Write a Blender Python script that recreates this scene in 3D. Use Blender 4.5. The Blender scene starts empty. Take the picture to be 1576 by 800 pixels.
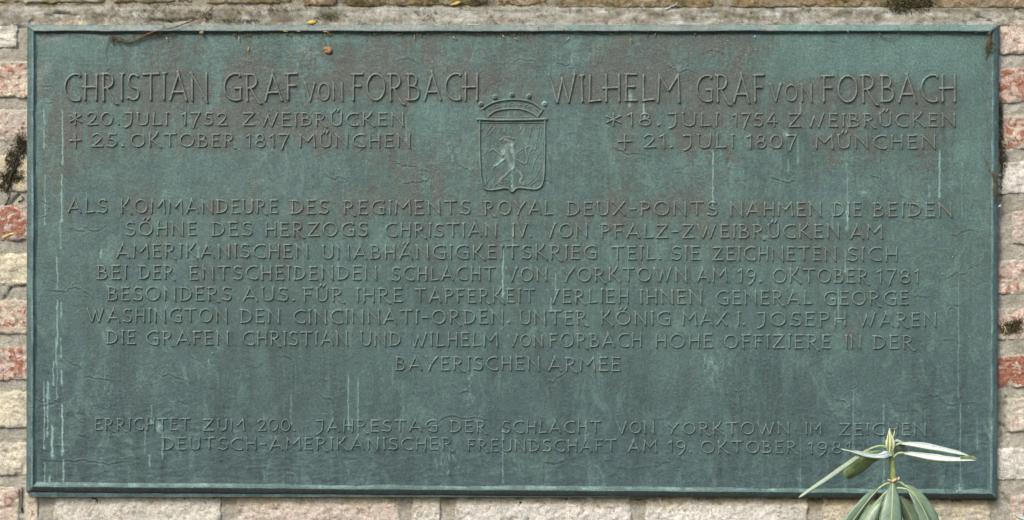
import bpy, bmesh, math, random
import numpy as np
from mathutils import Vector, Matrix, noise as mnoise

random.seed(7)
RNG = np.random.default_rng(11)
S = bpy.context.scene
COL = S.collection
MM = 0.001
D = 2.6                      # camera distance to the face of the plaque, metres

# ------------------------------------------------------------------ camera
cam_d = bpy.data.cameras.new('camera')
cam = bpy.data.objects.new('camera', cam_d)
COL.objects.link(cam)
cam.location = (0, -D, 0)
cam.rotation_euler = (math.radians(90), 0, 0)
cam_d.sensor_width = 36
cam_d.lens = 36 * D / 1.576
cam_d.clip_start = 0.05
cam_d.clip_end = 200
S.camera = cam

# ------------------------------------------------------------------ light
SUN_EL, SUN_AZ = math.radians(46), math.radians(-38)     # from the upper left, in front of the wall
w = bpy.data.worlds.new('World')
S.world = w
w.use_nodes = True
nt = w.node_tree
sky = nt.nodes.new('ShaderNodeTexSky')
sky.sky_type = 'NISHITA'
sky.sun_disc = False
sky.sun_elevation = SUN_EL
sky.sun_rotation = math.radians(180) + SUN_AZ * -1
sky.air_density = 1.0
sky.dust_density = 3.5
sky.ozone_density = 1.0
bg = nt.nodes['Background']
nt.links.new(sky.outputs[0], bg.inputs[0])
bg.inputs[1].default_value = 0.12
sun_d = bpy.data.lights.new('sun', 'SUN')
sun_d.energy = 1.5
sun_d.angle = math.radians(18)
sun_d.color = (1.0, 0.93, 0.82)
sun = bpy.data.objects.new('sun', sun_d)
COL.objects.link(sun)
to_sun = Vector((math.sin(SUN_AZ) * math.cos(SUN_EL), -math.cos(SUN_AZ) * math.cos(SUN_EL), math.sin(SUN_EL)))
sun.rotation_euler = to_sun.to_track_quat('Z', 'Y').to_euler()
sun.location = (-1, -2, 2)
vs = S.view_settings
vs.view_transform = 'Standard'
vs.look = 'None'
vs.exposure = 0.8
vs.gamma = 1.0
vs.use_curve_mapping = False

# ------------------------------------------------------------------ helpers
def P(px, py, d=0.0):
    """a point measured in millimetres on the face of the plaque, at depth d mm behind (+) or before (-) it"""
    k = (D + d * MM) / D
    return ((px - 788.0) * MM * k, d * MM, (400.0 - py) * MM * k)

def Parr(px, py, d):
    k = (D + d * MM) / D
    return np.stack([(px - 788.0) * MM * k, d * MM, (400.0 - py) * MM * k], -1)

def hash2(ix, iy, seed):
    n = (ix.astype(np.int64) * 374761393 + iy.astype(np.int64) * 668265263 + seed * 982451653) & 0xffffffff
    n = ((n ^ (n >> 13)) * 1274126177) & 0xffffffff
    return ((n ^ (n >> 16)) & 0xffff) / 65535.0

def vnoise(x, y, seed=0):
    ix, iy = np.floor(x), np.floor(y)
    fx, fy = x - ix, y - iy
    fx = fx * fx * fx * (fx * (fx * 6 - 15) + 10)
    fy = fy * fy * fy * (fy * (fy * 6 - 15) + 10)
    a = hash2(ix, iy, seed); b = hash2(ix + 1, iy, seed)
    c = hash2(ix, iy + 1, seed); d = hash2(ix + 1, iy + 1, seed)
    return (a * (1 - fx) + b * fx) * (1 - fy) + (c * (1 - fx) + d * fx) * fy

def fbm(x, y, seed=0, octs=4):
    t = 0.0; a = 0.5; s = 0.0
    for o in range(octs):
        ca, sa = math.cos(.6 + 1.1 * o), math.sin(.6 + 1.1 * o)
        t = t + a * vnoise((x * ca - y * sa) * 2 ** o + 17.3 * o, (x * sa + y * ca) * 2 ** o - 9.1 * o, seed + o * 13)
        s += a; a *= 0.5
    return t / s * 2 - 1

def blur(a, r):
    """gaussian-like blur by repeated box filters, r in cells"""
    r = max(1, int(round(r)))
    for _ in range(3):
        for ax in (0, 1):
            pad = [(0, 0), (0, 0)]; pad[ax] = (r + 1, r)
            c = np.cumsum(np.pad(a, pad, mode='edge'), axis=ax)
            if ax == 0: a = (c[2 * r + 1:, :] - c[:-2 * r - 1, :]) / (2 * r + 1)
            else: a = (c[:, 2 * r + 1:] - c[:, :-2 * r - 1]) / (2 * r + 1)
    return a

def mesh_obj(name, verts, faces, mat=None, parent=None, smooth=True, attrs=None, mats=None, midx=None):
    me = bpy.data.meshes.new(name)
    v = np.asarray(verts, dtype=np.float32).reshape(-1, 3)
    if isinstance(faces, np.ndarray):
        nf, k = faces.shape
        me.vertices.add(len(v)); me.vertices.foreach_set('co', v.ravel())
        me.loops.add(nf * k); me.loops.foreach_set('vertex_index', faces.astype(np.int32).ravel())
        me.polygons.add(nf); me.polygons.foreach_set('loop_start', np.arange(0, nf * k, k, dtype=np.int32))
        me.update(calc_edges=True)
    else:
        me.from_pydata([tuple(float(q) for q in p) for p in v], [], faces)
        me.update()
    if smooth:
        me.polygons.foreach_set('use_smooth', np.ones(len(me.polygons), dtype=bool))
    for an, av in (attrs or {}).items():
        at = me.attributes.new(an, 'FLOAT', 'POINT')
        at.data.foreach_set('value', np.asarray(av, dtype=np.float32).ravel())
    for m in (mats or ([mat] if mat else [])): me.materials.append(m)
    if midx is not None: me.polygons.foreach_set('material_index', np.asarray(midx, dtype=np.int32))
    o = bpy.data.objects.new(name, me)
    COL.objects.link(o)
    if parent is not None: o.parent = parent
    return o

def tag(o, label=None, cat=None, group=None, kind=None):
    if label: o['label'] = label
    if cat: o['category'] = cat
    if group: o['group'] = group
    if kind: o['kind'] = kind
    return o

def empty(name, loc=(0, 0, 0)):
    o = bpy.data.objects.new(name, None)
    COL.objects.link(o); o.location = loc
    o.empty_display_size = 0.02
    return o

def grid_faces(nr, nc, keep=None):
    i = np.arange(nr - 1)[:, None] * nc + np.arange(nc - 1)[None, :]
    f = np.stack([i, i + nc, i + nc + 1, i + 1], -1)
    if keep is not None: f = f[keep]
    return f.reshape(-1, 4)

def tube(verts, faces, pts, rad, n=6, flat=1.0):
    """append a tapered tube along 3-D points"""
    base = len(verts)
    pts = [Vector(p) for p in pts]
    m = len(pts)
    up = Vector((0.13, 0.2, 0.97))
    for i, p in enumerate(pts):
        t = (pts[min(i + 1, m - 1)] - pts[max(i - 1, 0)])
        if t.length < 1e-9: t = Vector((0, 0, 1))
        t.normalize()
        a = t.cross(Vector((0, 1, 0)))
        if a.length < 0.05: a = t.cross(up)
        a.normalize(); b = t.cross(a).normalized()
        r = rad[i] if hasattr(rad, '__len__') else rad
        for k in range(n):
            an = 2 * math.pi * k / n
            verts.append(p + a * (r * math.cos(an)) + b * (r * flat * math.sin(an)))
    for i in range(m - 1):
        for k in range(n):
            k2 = (k + 1) % n
            faces.append((base + i * n + k, base + i * n + k2, base + (i + 1) * n + k2, base + (i + 1) * n + k))
    faces.append(tuple(base + k for k in range(n - 1, -1, -1)))
    faces.append(tuple(base + (m - 1) * n + k for k in range(n)))

def spline(pts, n):
    """Catmull-Rom through points of any dimension"""
    pts = [np.array(p, dtype=float) for p in pts]
    if len(pts) == 2:
        return [pts[0] * (1 - t) + pts[1] * t for t in np.linspace(0, 1, n)]
    q = [2 * pts[0] - pts[1]] + pts + [2 * pts[-1] - pts[-2]]
    out = []
    for i in range(n):
        u = i / (n - 1) * (len(pts) - 1)
        k = min(int(u), len(pts) - 2); t = u - k
        a, b, c, d = q[k], q[k + 1], q[k + 2], q[k + 3]
        out.append(0.5 * (2 * b + (c - a) * t + (2 * a - 5 * b + 4 * c - d) * t * t + (3 * b - a - 3 * c + d) * t ** 3))
    return out

# ------------------------------------------------------------------ materials
class NG:
    """tiny node-graph writer"""
    def __init__(self, name):
        self.m = bpy.data.materials.new(name); self.m.use_nodes = True
        self.t = self.m.node_tree; self.b = self.t.nodes['Principled BSDF']
        self.geo = self.t.nodes.new('ShaderNodeNewGeometry')
    def node(self, ty, **kw):
        n = self.t.nodes.new(ty)
        for k, v in kw.items(): setattr(n, k, v)
        return n
    def link(self, a, b): self.t.links.new(a, b)
    def put(self, sock, v):
        if isinstance(v, bpy.types.NodeSocket): self.link(v, sock)
        else:
            if isinstance(v, tuple) and len(v) == 3 and sock.type == 'RGBA': v = (*v, 1)
            sock.default_value = v
    def coord(self, sx=1, sy=1, sz=1, off=None):
        n = self.node('ShaderNodeMapping'); self.link(self.geo.outputs['Position'], n.inputs[0])
        n.inputs['Scale'].default_value = (sx, sy, sz)
        if off: n.inputs['Location'].default_value = off
        return n.outputs[0]
    def noise(self, scale, detail=4, rough=0.55, vec=None, dist=0.0, off=None):
        n = self.node('ShaderNodeTexNoise'); self.link(vec or self.coord(off=off), n.inputs['Vector'])
        n.inputs['Scale'].default_value = scale; n.inputs['Detail'].default_value = detail
        n.inputs['Roughness'].default_value = rough; n.inputs['Distortion'].default_value = dist
        return n.outputs['Fac']
    def vor(self, scale, feat='F1', out='Distance', vec=None):
        n = self.node('ShaderNodeTexVoronoi', feature=feat); self.link(vec or self.coord(), n.inputs['Vector'])
        n.inputs['Scale'].default_value = scale
        return n.outputs[out]
    def ramp(self, f, stops):
        n = self.node('ShaderNodeValToRGB'); self.put(n.inputs[0], f)
        e = n.color_ramp.elements
        while len(e) < len(stops): e.new(0.5)
        for el, (p, c) in zip(e, stops):
            el.position = p
            el.color = (*c, 1) if isinstance(c, tuple) else (c, c, c, 1)
        return n.outputs[0]
    def mix(self, f, a, b, mode='MIX'):
        n = self.node('ShaderNodeMix', data_type='RGBA', blend_type=mode)
        self.put(n.inputs[0], f); self.put(n.inputs[6], a); self.put(n.inputs[7], b)
        return n.outputs[2]
    def math(self, op, a, b=0.0, c=None, clamp=False):
        n = self.node('ShaderNodeMath', operation=op, use_clamp=clamp)
        self.put(n.inputs[0], a); self.put(n.inputs[1], b)
        if c is not None: self.put(n.inputs[2], c)
        return n.outputs[0]
    def attr(self, name, obj=False):
        n = self.node('ShaderNodeAttribute', attribute_name=name)
        if obj: n.attribute_type = 'OBJECT'
        return n.outputs['Fac']
    def attrcol(self, name):
        n = self.node('ShaderNodeAttribute', attribute_name=name, attribute_type='OBJECT')
        return n.outputs['Color']
    def bump(self, h, strength=0.5, dist=0.001, prev=None):
        n = self.node('ShaderNodeBump'); self.put(n.inputs['Height'], h)
        n.inputs['Strength'].default_value = strength; n.inputs['Distance'].default_value = dist
        if prev is not None: self.link(prev, n.inputs['Normal'])
        return n.outputs[0]
    def finish(self, color, rough=0.6, normal=None, metallic=0.0, spec=0.5):
        self.put(self.b.inputs['Base Color'], color); self.put(self.b.inputs['Roughness'], rough)
        self.b.inputs['Metallic'].default_value = metallic
        self.b.inputs['Specular IOR Level'].default_value = spec
        if normal is not None: self.link(normal, self.b.inputs['Normal'])
        return self.m

def simple(name, col, rough=0.7, scale=200, var=0.35, bump=0.3, col2=None, spec=0.4):
    g = NG(name)
    f = g.noise(scale, 4, 0.6)
    c2 = col2 or tuple(c * (1 - var) for c in col)
    c = g.mix(g.ramp(f, [(0.35, 0.0), (0.65, 1.0)]), col, c2)
    return g.finish(c, rough, g.bump(g.noise(scale * 4, 3, 0.6), bump, 0.0006), spec=spec)

def bronze_material():
    g = NG('bronze_patina')
    blot = g.noise(14, 6, 0.62, dist=0.4)
    fine = g.noise(95, 5, 0.65)
    grain = g.noise(650, 3, 0.7)
    stv = g.coord(130, 40, 6)
    streak = g.noise(1.0, 4, 0.6, vec=stv)
    stv2 = g.coord(420, 60, 14)
    streak2 = g.noise(1.0, 3, 0.6, vec=stv2)
    teal = g.mix(g.ramp(blot, [(0.32, 0.0), (0.68, 1.0)]), (0.070, 0.124, 0.109), (0.118, 0.204, 0.180))
    teal = g.mix(g.math('MULTIPLY', g.ramp(streak, [(0.40, 0.0), (0.70, 1.0)]), 0.6), teal, (0.130, 0.232, 0.206))
    teal = g.mix(g.math('MULTIPLY', g.ramp(fine, [(0.42, 0.0), (0.62, 1.0)]), 0.45), teal, (0.052, 0.088, 0.078))
    b3 = g.noise(42, 5, 0.7, dist=0.8, off=(7, 0, 3))
    teal = g.mix(g.math('MULTIPLY', g.ramp(b3, [(0.50, 0.0), (0.66, 1.0)]), 0.5), teal, (0.088, 0.110, 0.094))
    cool = g.mix(g.ramp(fine, [(0.35, 0.0), (0.65, 1.0)]), (0.050, 0.088, 0.092), (0.084, 0.146, 0.148))
    c = g.mix(g.attr('cool'), teal, cool)
    c = g.mix(g.math('MULTIPLY', g.ramp(g.noise(24, 6, 0.7, dist=1.2, off=(0, 0, 9)), [(0.50, 0.0), (0.60, 1.0)]), 0.55), c, (0.085, 0.145, 0.158))
    c = g.mix(g.math('MULTIPLY', g.ramp(g.noise(30, 6, 0.7, dist=1.0, vec=g.coord(1, 1, .5, off=(4, 0, 1))), [(0.52, 0.0), (0.63, 1.0)]), 0.6), c, (0.140, 0.245, 0.215))
    bright = g.mix(fine, (0.10, 0.195, 0.172), (0.16, 0.285, 0.255))
    c = g.mix(g.attr('verd'), c, bright)
    # brown where the green has not taken, broken up by noise
    bm = g.math('ADD', g.attr('brown'), g.math('MULTIPLY', g.math('SUBTRACT', fine, 0.5), 1.6))
    bm = g.math('ADD', bm, g.math('MULTIPLY', g.math('SUBTRACT', streak2, 0.5), 1.7))
    bm = g.ramp(bm, [(0.30, 0.0), (0.78, 1.0)])
    brown = g.mix(g.ramp(grain, [(0.35, 0.0), (0.65, 1.0)]), (0.080, 0.086, 0.073), (0.142, 0.146, 0.126))
    c = g.mix(g.math('MULTIPLY', bm, 0.76), c, brown)
    # dark run-off, darker letter feet and wrinkle edges, painted shade on rim slopes
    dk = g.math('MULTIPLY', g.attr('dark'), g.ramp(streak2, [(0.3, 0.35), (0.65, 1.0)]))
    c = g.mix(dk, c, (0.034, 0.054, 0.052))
    # worn crests of the raised work, with letter highlights painted into the same colour
    wr = g.math('MULTIPLY', g.attr('worn_highlight'), g.ramp(fine, [(0.30, 0.35), (0.60, 1.0)]))
    wc = g.mix(g.ramp(blot, [(0.40, 0.0), (0.60, 1.0)]), (0.29, 0.27, 0.235), (0.20, 0.285, 0.255))
    wc = g.mix(g.math('MULTIPLY', g.attr('cool'), 0.8), wc, (0.19, 0.265, 0.245))
    c = g.mix(g.math('MULTIPLY', wr, 0.85), c, wc)
    # pale run marks and deposits, and light painted onto the rim slopes
    pm = g.math('MULTIPLY', g.attr('pale'), g.ramp(grain, [(0.30, 0.35), (0.55, 1.0)]))
    c = g.mix(pm, c, (0.34, 0.56, 0.52))
    c = g.mix(g.math('MULTIPLY', g.attr('dust'), g.ramp(fine, [(0.3, 0.3), (0.6, 1.0)])), c, (0.30, 0.31, 0.28))
    # small mottling
    g2 = g.noise(260, 4, 0.7, off=(2, 0, 5))
    c = g.mix(0.75, c, g.ramp(grain, [(0.25, 0.44), (0.5, 0.88), (0.75, 1.45)]), 'MULTIPLY')
    c = g.mix(0.75, c, g.ramp(g2, [(0.28, 0.58), (0.5, 1.0), (0.72, 1.5)]), 'MULTIPLY')
    sp = g.vor(210)
    c = g.mix(g.ramp(sp, [(0.04, 0.55), (0.075, 0.0)]), c, (0.24, 0.34, 0.31))
    n1 = g.bump(fine, 0.5, 0.0016)
    n2 = g.bump(grain, 0.9, 0.0007, g.bump(g2, 0.6, 0.001, n1))
    rough = g.ramp(fine, [(0.3, 0.42), (0.7, 0.62)])
    return g.finish(c, rough, n2, spec=0.42)

def brick_material():
    g = NG('limewashed_brick')
    big = g.noise(30, 5, 0.65, dist=0.6)
    mid = g.noise(75, 6, 0.68, dist=0.9)
    fine = g.noise(420, 4, 0.7)
    red = g.mix(g.ramp(mid, [(0.35, 0.0), (0.65, 1.0)]), (0.34, 0.12, 0.07), (0.50, 0.25, 0.165))
    red = g.mix(g.ramp(fine, [(0.45, 0.0), (0.7, 0.6)]), red, (0.15, 0.05, 0.04))
    pink = g.mix(g.ramp(fine, [(0.35, 0.0), (0.65, 1.0)]), (0.58, 0.40, 0.32), (0.70, 0.56, 0.47))
    wash = g.attrcol('wash')
    wash2 = g.mix(g.ramp(big, [(0.35, 0.0), (0.65, 1.0)]), wash, g.mix(0.5, wash, (0.55, 0.55, 0.50)))
    f = g.math('ADD', mid, g.attr('red', True))
    f = g.math('ADD', f, g.math('MULTIPLY', g.math('SUBTRACT', fine, 0.5), 0.12))
    c = g.mix(g.ramp(f, [(0.54, 0.0), (0.62, 1.0)]), wash2, pink)
    c = g.mix(g.ramp(f, [(0.65, 0.0), (0.69, 1.0)]), c, red)
    fl = g.noise(190, 5, 0.75, off=(1.3, 0, 4.2))
    c = g.mix(0.8, c, g.ramp(fl, [(0.30, 0.62), (0.5, 1.0), (0.7, 1.28)]), 'MULTIPLY')
    c = g.mix(0.6, c, g.ramp(fine, [(0.28, 0.6), (0.5, 1.0), (0.72, 1.3)]), 'MULTIPLY')
    gy = g.noise(48, 5, 0.7, off=(3.1, 0, 1.7))
    c = g.mix(g.math('MULTIPLY', g.ramp(gy, [(0.53, 0.0), (0.66, 1.0)]), 0.5), c, (0.40, 0.39, 0.32))
    c = g.mix(g.math('MULTIPLY', g.ramp(g.math('ADD', g.attr('smear'), g.math('SUBTRACT', fl, 0.5)), [(0.30, 0.0), (0.62, 1.0)]), 0.82), c, g.mix(g.ramp(mid, [(0.35, 0.0), (0.65, 1.0)]), (0.40, 0.385, 0.31), (0.56, 0.53, 0.43)))
    # pits and black specks
    sp = g.noise(620, 2, 0.5)
    c = g.mix(g.ramp(sp, [(0.64, 0.0), (0.70, 0.85)]), c, (0.05, 0.045, 0.035))
    hair = g.vor(38, 'DISTANCE_TO_EDGE', vec=None)
    c = g.mix(g.math('MULTIPLY', g.ramp(hair, [(0.0, 1.0), (0.014, 0.0)]), g.ramp(big, [(0.52, 0.0), (0.6, 0.55)])), c, (0.06, 0.05, 0.04))
    al = g.math('MULTIPLY', g.attr('algae'), g.ramp(mid, [(0.30, 0.35), (0.6, 1.0)]))
    c = g.mix(al, c, g.mix(g.ramp(mid, [(0.4, 0.0), (0.65, 1.0)]), (0.10, 0.085, 0.025), (0.25, 0.19, 0.065)))
    c = g.mix(g.math('MULTIPLY', g.attr('yellow'), g.ramp(mid, [(0.28, 0.45), (0.55, 1.0)])), c, g.mix(g.ramp(big, [(0.4, 0.0), (0.6, 1.0)]), (0.44, 0.36, 0.14), (0.56, 0.42, 0.20)))
    c = g.mix(g.math('MULTIPLY', g.attr('soot_shade'), g.ramp(fine, [(0.35, 0.4), (0.55, 1.0)])), c, (0.035, 0.032, 0.022))
    n1 = g.bump(fl, 0.7, 0.003, g.bump(mid, 0.7, 0.004))
    n2 = g.bump(fine, 0.9, 0.0015, n1)
    n3 = g.bump(g.ramp(sp, [(0.60, 1.0), (0.70, 0.0)]), 0.5, 0.001, n2)
    return g.finish(c, 0.93, n3, spec=0.2)

def mortar_material():
    g = NG('lime_mortar')
    big = g.noise(22, 5, 0.65, dist=0.5)
    mid = g.noise(110, 5, 0.65)
    fine = g.noise(700, 4, 0.75)
    c = g.mix(g.ramp(big, [(0.35, 0.0), (0.65, 1.0)]), (0.38, 0.37, 0.30), (0.56, 0.535, 0.445))
    c = g.mix(g.ramp(mid, [(0.5, 0.0), (0.7, 0.5)]), c, (0.52, 0.47, 0.36))
    c = g.mix(0.7, c, g.ramp(fine, [(0.28, 0.45), (0.5, 1.0), (0.75, 1.5)]), 'MULTIPLY')
    fl = g.noise(240, 5, 0.75, off=(1.3, 0, 4.2))
    c = g.mix(0.85, c, g.ramp(fl, [(0.28, 0.55), (0.5, 1.0), (0.7, 1.35)]), 'MULTIPLY')
    c = g.mix(g.math('MULTIPLY', g.attr('lime'), g.ramp(mid, [(0.35, 0.2), (0.6, 1.0)])), c, (0.74, 0.73, 0.69))
    al = g.math('MULTIPLY', g.attr('algae'), g.ramp(mid, [(0.30, 0.3), (0.6, 1.0)]))
    c = g.mix(al, c, g.mix(g.ramp(mid, [(0.4, 0.0), (0.6, 1.0)]), (0.12, 0.11, 0.05), (0.25, 0.23, 0.14)))
    c = g.mix(g.math('MULTIPLY', g.attr('yellow'), g.ramp(mid, [(0.28, 0.45), (0.55, 1.0)])), c, g.mix(g.ramp(big, [(0.4, 0.0), (0.6, 1.0)]), (0.44, 0.36, 0.14), (0.56, 0.42, 0.20)))
    c = g.mix(g.math('MULTIPLY', g.attr('soot_shade'), g.ramp(fine, [(0.35, 0.4), (0.55, 1.0)])), c, (0.035, 0.032, 0.022))
    sp = g.noise(800, 2, 0.5, off=(5, 0, 2))
    c = g.mix(g.ramp(sp, [(0.64, 0.0), (0.70, 0.8)]), c, (0.06, 0.055, 0.045))
    n1 = g.bump(fl, 0.8, 0.003, g.bump(mid, 0.6, 0.004))
    n2 = g.bump(fine, 0.9, 0.0016, n1)
    return g.finish(c, 0.95, n2, spec=0.15)

M_BRONZE = bronze_material()
M_BRICK = brick_material()
M_MORTAR = mortar_material()
M_ROOT = simple('dry_root', (0.20, 0.16, 0.085), 0.9, 500, col2=(0.045, 0.035, 0.022))
M_DEBRIS = simple('dry_debris', (0.34, 0.24, 0.09), 0.85, 120, col2=(0.09, 0.06, 0.03))
M_STRAW = simple('straw', (0.62, 0.50, 0.22), 0.8, 200, col2=(0.42, 0.32, 0.14))
M_MOSS = simple('dark_moss', (0.055, 0.055, 0.022), 0.95, 150, col2=(0.018, 0.018, 0.010))
M_MOSSG = simple('green_moss', (0.10, 0.085, 0.025), 0.95, 150, col2=(0.028, 0.026, 0.012))
M_BROWNLEAF = simple('dead_leaf', (0.42, 0.26, 0.12), 0.8, 260, col2=(0.20, 0.12, 0.06))
M_YELLOW = simple('yellow_leaf', (0.66, 0.50, 0.12), 0.6, 150, col2=(0.42, 0.27, 0.06))
M_GRIT = simple('pale_grit', (0.62, 0.60, 0.52), 0.9, 300)

# ------------------------------------------------------------------ plaque outline (mm, as the casting hangs: its lower edge runs a little downhill)
TL, TR, BL, BR = (42.0, 38.0), (1537.5, 38.0), (40.5, 757.5), (1534.5, 768.5)
def quad(u, v):
    x = (TL[0] * (1 - u) + TR[0] * u) * (1 - v) + (BL[0] * (1 - u) + BR[0] * u) * v
    y = (TL[1] * (1 - u) + TR[1] * u) * (1 - v) + (BL[1] * (1 - u) + BR[1] * u) * v
    return x, y

# ------------------------------------------------------------------ the lettering: stroke alphabet (cap height 1)
def arc(cx, cy, rx, ry, a0, a1, n=None):
    n = n or max(4, int(abs(a1 - a0) / 17))
    return [(cx + rx * math.cos(math.radians(a)), cy + ry * math.sin(math.radians(a))) for a in np.linspace(a0, a1, n)]
G = {}
G['A'] = (.74, [[(0, -.02), (.18, .5), (.37, 1.03)], [(.33, 1.12), (.56, .5), (.75, -.03)], [(.13, .30), (.62, .31)]])
G['B'] = (.52, [[(.04, -.02), (.03, 1.02)], [(-.04, 1), (.18, 1)] + arc(.2, .77, .2, .23, 85, -90) + [(.05, .54)], [(.05, .54), (.22, .54)] + arc(.25, .265, .26, .265, 85, -90) + [(-.03, 0)]])
G['C'] = (.64, [[(.66, .93)] + arc(.50, .5, .50, .52, 68, 292) + [(.66, .12)]])
G['D'] = (.66, [[(.06, -.02), (.05, 1)], [(-.05, 1), (.16, 1)] + arc(.18, .5, .47, .5, 85, -90) + [(-.02, 0)]])
G['E'] = (.46, [[(.04, 0), (.03, 1)], [(-.02, 1), (.44, 1.01)], [(.03, .53), (.38, .53)], [(.0, 0), (.47, .0)]])
G['F'] = (.44, [[(.05, -.03), (.04, 1)], [(-.04, .99), (.46, 1.01)], [(.04, .53), (.38, .53)]])
G['G'] = (.72, [[(.66, .90)] + arc(.50, .5, .50, .52, 66, 300) + [(.70, .10), (.71, .46)], [(.46, .45), (.74, .46)]])
G['H'] = (.60, [[(.04, -.03), (.05, 1.02)], [(.57, -.03), (.58, 1.02)], [(.04, .51), (.58, .52)]])
G['h'] = (.60, [[(.04, -.03), (.05, 1.02)], [(.57, -.03), (.58, 1.02)], [(-.07, .49), (.58, .51)]])
G['I'] = (.08, [[(.04, -.02), (.04, 1.02)], [(-.02, 1), (.13, 1.02)]])
G['J'] = (.34, [[(-.06, .97), (.33, .99)], [(.30, .99), (.31, .35), (.26, .05), (.08, -.16), (-.06, -.22)]])
G['K'] = (.62, [[(.05, -.02), (.04, 1.04)], [(.50, 1.12), (.36, .80), (.10, .50)], [(.14, .53), (.40, .24), (.70, -.10)]])
G['L'] = (.44, [[(.06, 1.03), (.03, .01)], [(.0, 0), (.48, .04)]])
G['M'] = (.86, [[(.0, -.02), (.05, 1)], [(.02, 1.02), (.42, .42)], [(.42, .42), (.80, 1.02)], [(.79, 1), (.86, -.03)]])
G['N'] = (.70, [[(.04, -.02), (.03, 1)], [(-.04, 1.04), (.36, .50), (.70, -.07)], [(.66, 0), (.66, 1.02)]])
G['O'] = (.80, [arc(.40, .5, .40, .51, 80, 440, 22)])
G['P'] = (.48, [[(.05, -.04), (.04, 1)], [(-.04, .99), (.18, 1.01)] + arc(.2, .74, .27, .27, 85, -95) + [(.06, .46)]])
G['R'] = (.60, [[(.05, -.03), (.04, 1)], [(-.04, .99), (.18, 1.01)] + arc(.2, .74, .27, .27, 85, -95) + [(.06, .46)], [(.18, .48), (.38, .16), (.56, -.12), (.68, -.16)]])
G['S'] = (.48, [[(.46, .92)] + arc(.26, .75, .23, .25, 50, 245, 9) + [(.30, .45)] + arc(.25, .25, .25, .26, 55, -140, 10) + [(-.02, .05)]])
G['T'] = (.66, [[(.33, -.02), (.33, 1)], [(-.02, .98), (.33, 1.0), (.68, 1.01)]])
G['U'] = (.60, [[(.0, 1.04), (.03, .55)] + arc(.31, .32, .28, .33, 180, 360, 10) + [(.60, 1.02)], [(-.04, 1.0), (.08, 1.03)]])
G['V'] = (.70, [[(-.02, 1.04), (.16, .6), (.35, -.06)], [(.35, -.06), (.52, .48), (.68, 1.0)], [(.62, 1.0), (.75, 1.02)]])
G['W'] = (1.04, [[(-.04, 1.04), (.14, .5), (.28, -.05)], [(.28, -.05), (.52, .86)], [(.50, .86), (.74, -.05)], [(.74, -.05), (1.02, 1.02)]])
G['X'] = (.66, [[(0, 1.02), (.68, -.06)], [(.02, -.02), (.64, 1.0)]])
G['Y'] = (.68, [[(-.02, 1.04), (.34, .46)], [(.68, 1.0), (.34, .44), (.20, -.03)]])
G['Z'] = (.62, [[(.02, .99), (.62, 1.0)], [(.60, 1.0), (.0, .01)], [(0, .0), (.64, .02)]])
G['1'] = (.22, [[(.18, -.03), (.18, 1.02)], [(.20, 1.0), (.0, .82)]])
G['2'] = (.52, [[(.02, .80)] + arc(.25, .73, .23, .28, 145, -20, 8) + [(.30, .34), (.02, .02)], [(.0, .0), (.56, .02)]])
G['4'] = (.56, [[(.36, 1.04), (.0, .33)], [(.0, .33), (.58, .34)], [(.42, .62), (.42, -.04)]])
G['5'] = (.48, [[(.46, .98), (.10, 1.0)], [(.12, 1.0), (.06, .58), (.24, .60)] + arc(.22, .29, .25, .29, 60, -130, 9) + [(.0, .06)]])
G['7'] = (.50, [[(.0, .98), (.52, 1.0)], [(.50, 1.0), (.30, .40), (.14, -.22)]])
G['8'] = (.50, [arc(.25, .75, .19, .25, -90, 270, 15), arc(.25, .25, .25, .26, 90, 450, 17)])
G['9'] = (.50, [arc(.25, .70, .25, .30, 0, 360, 16), [(.50, .72), (.48, .35), (.34, .0), (.14, -.22)]])
G['0'] = (.64, [arc(.32, .5, .32, .51, 80, 440, 20)])
G['.'] = (.08, [[(.0, .03), (.09, .04)]])
G['-'] = (.34, [[(.0, .44), (.34, .46)]])
G['*'] = (.80, [[(.40, -.02), (.40, 1.0)], [(.02, .24), (.78, .78)], [(.02, .78), (.78, .22)]])
G['+'] = (.80, [[(.40, -.12), (.40, 1.02)], [(.02, .46), (.78, .50)]])
for base, um in (('U', 'Ü'), ('O', 'Ö'), ('A', 'Ä')):
    ww, st = G[base]
    G[um] = (ww, st + [[(ww * .30, 1.14), (ww * .42, 1.34)], [(ww * .62, 1.14), (ww * .76, 1.34)]])

# every word: (text, left, right, baseline, cap height)
WORDS = []
def line(cap, base0, base1, x0, x1, items):
    for t, a, b in items:
        m = (a + b) / 2
        WORDS.append((t, a, b, base0 + (base1 - base0) * (m - x0) / (x1 - x0), cap))
line(39.5, 153.5, 153.8, 98, 737, [('ChRISTIAN', 99, 321), ('GRAF', 344.5, 459), ('FORBACh', 541.5, 737.5)])
line(25, 153.2, 153.5, 98, 737, [('VON', 469, 529.5)])
line(39.5, 155.2, 156.2, 845, 1473, [('WILhELM', 846, 1048), ('GRAF', 1072, 1177), ('FORBACh', 1265.5, 1473)])
line(25, 155.0, 155.6, 845, 1473, [('VON', 1185, 1252)])
line(18.5, 192, 193, 107, 624, [('*', 107, 125), ('20.', 134, 185), ('JULI', 193, 260), ('1752', 279.5, 351), ('ZWEIBRÜCKEN', 373.7, 623.5)])
line(19, 225, 226.3, 107, 634, [('+', 107, 125), ('25.', 141, 192), ('OKTOBER', 201, 363), ('1817', 378.5, 446), ('MÜNCHEN', 461, 633.5)])
line(19, 193, 194.5, 933, 1472, [('*', 933, 955.6), ('18.', 965, 1017), ('JULI', 1030, 1106.7), ('1754', 1127.6, 1197.5), ('ZWEIBRÜCKEN', 1213.7, 1472)])
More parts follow.
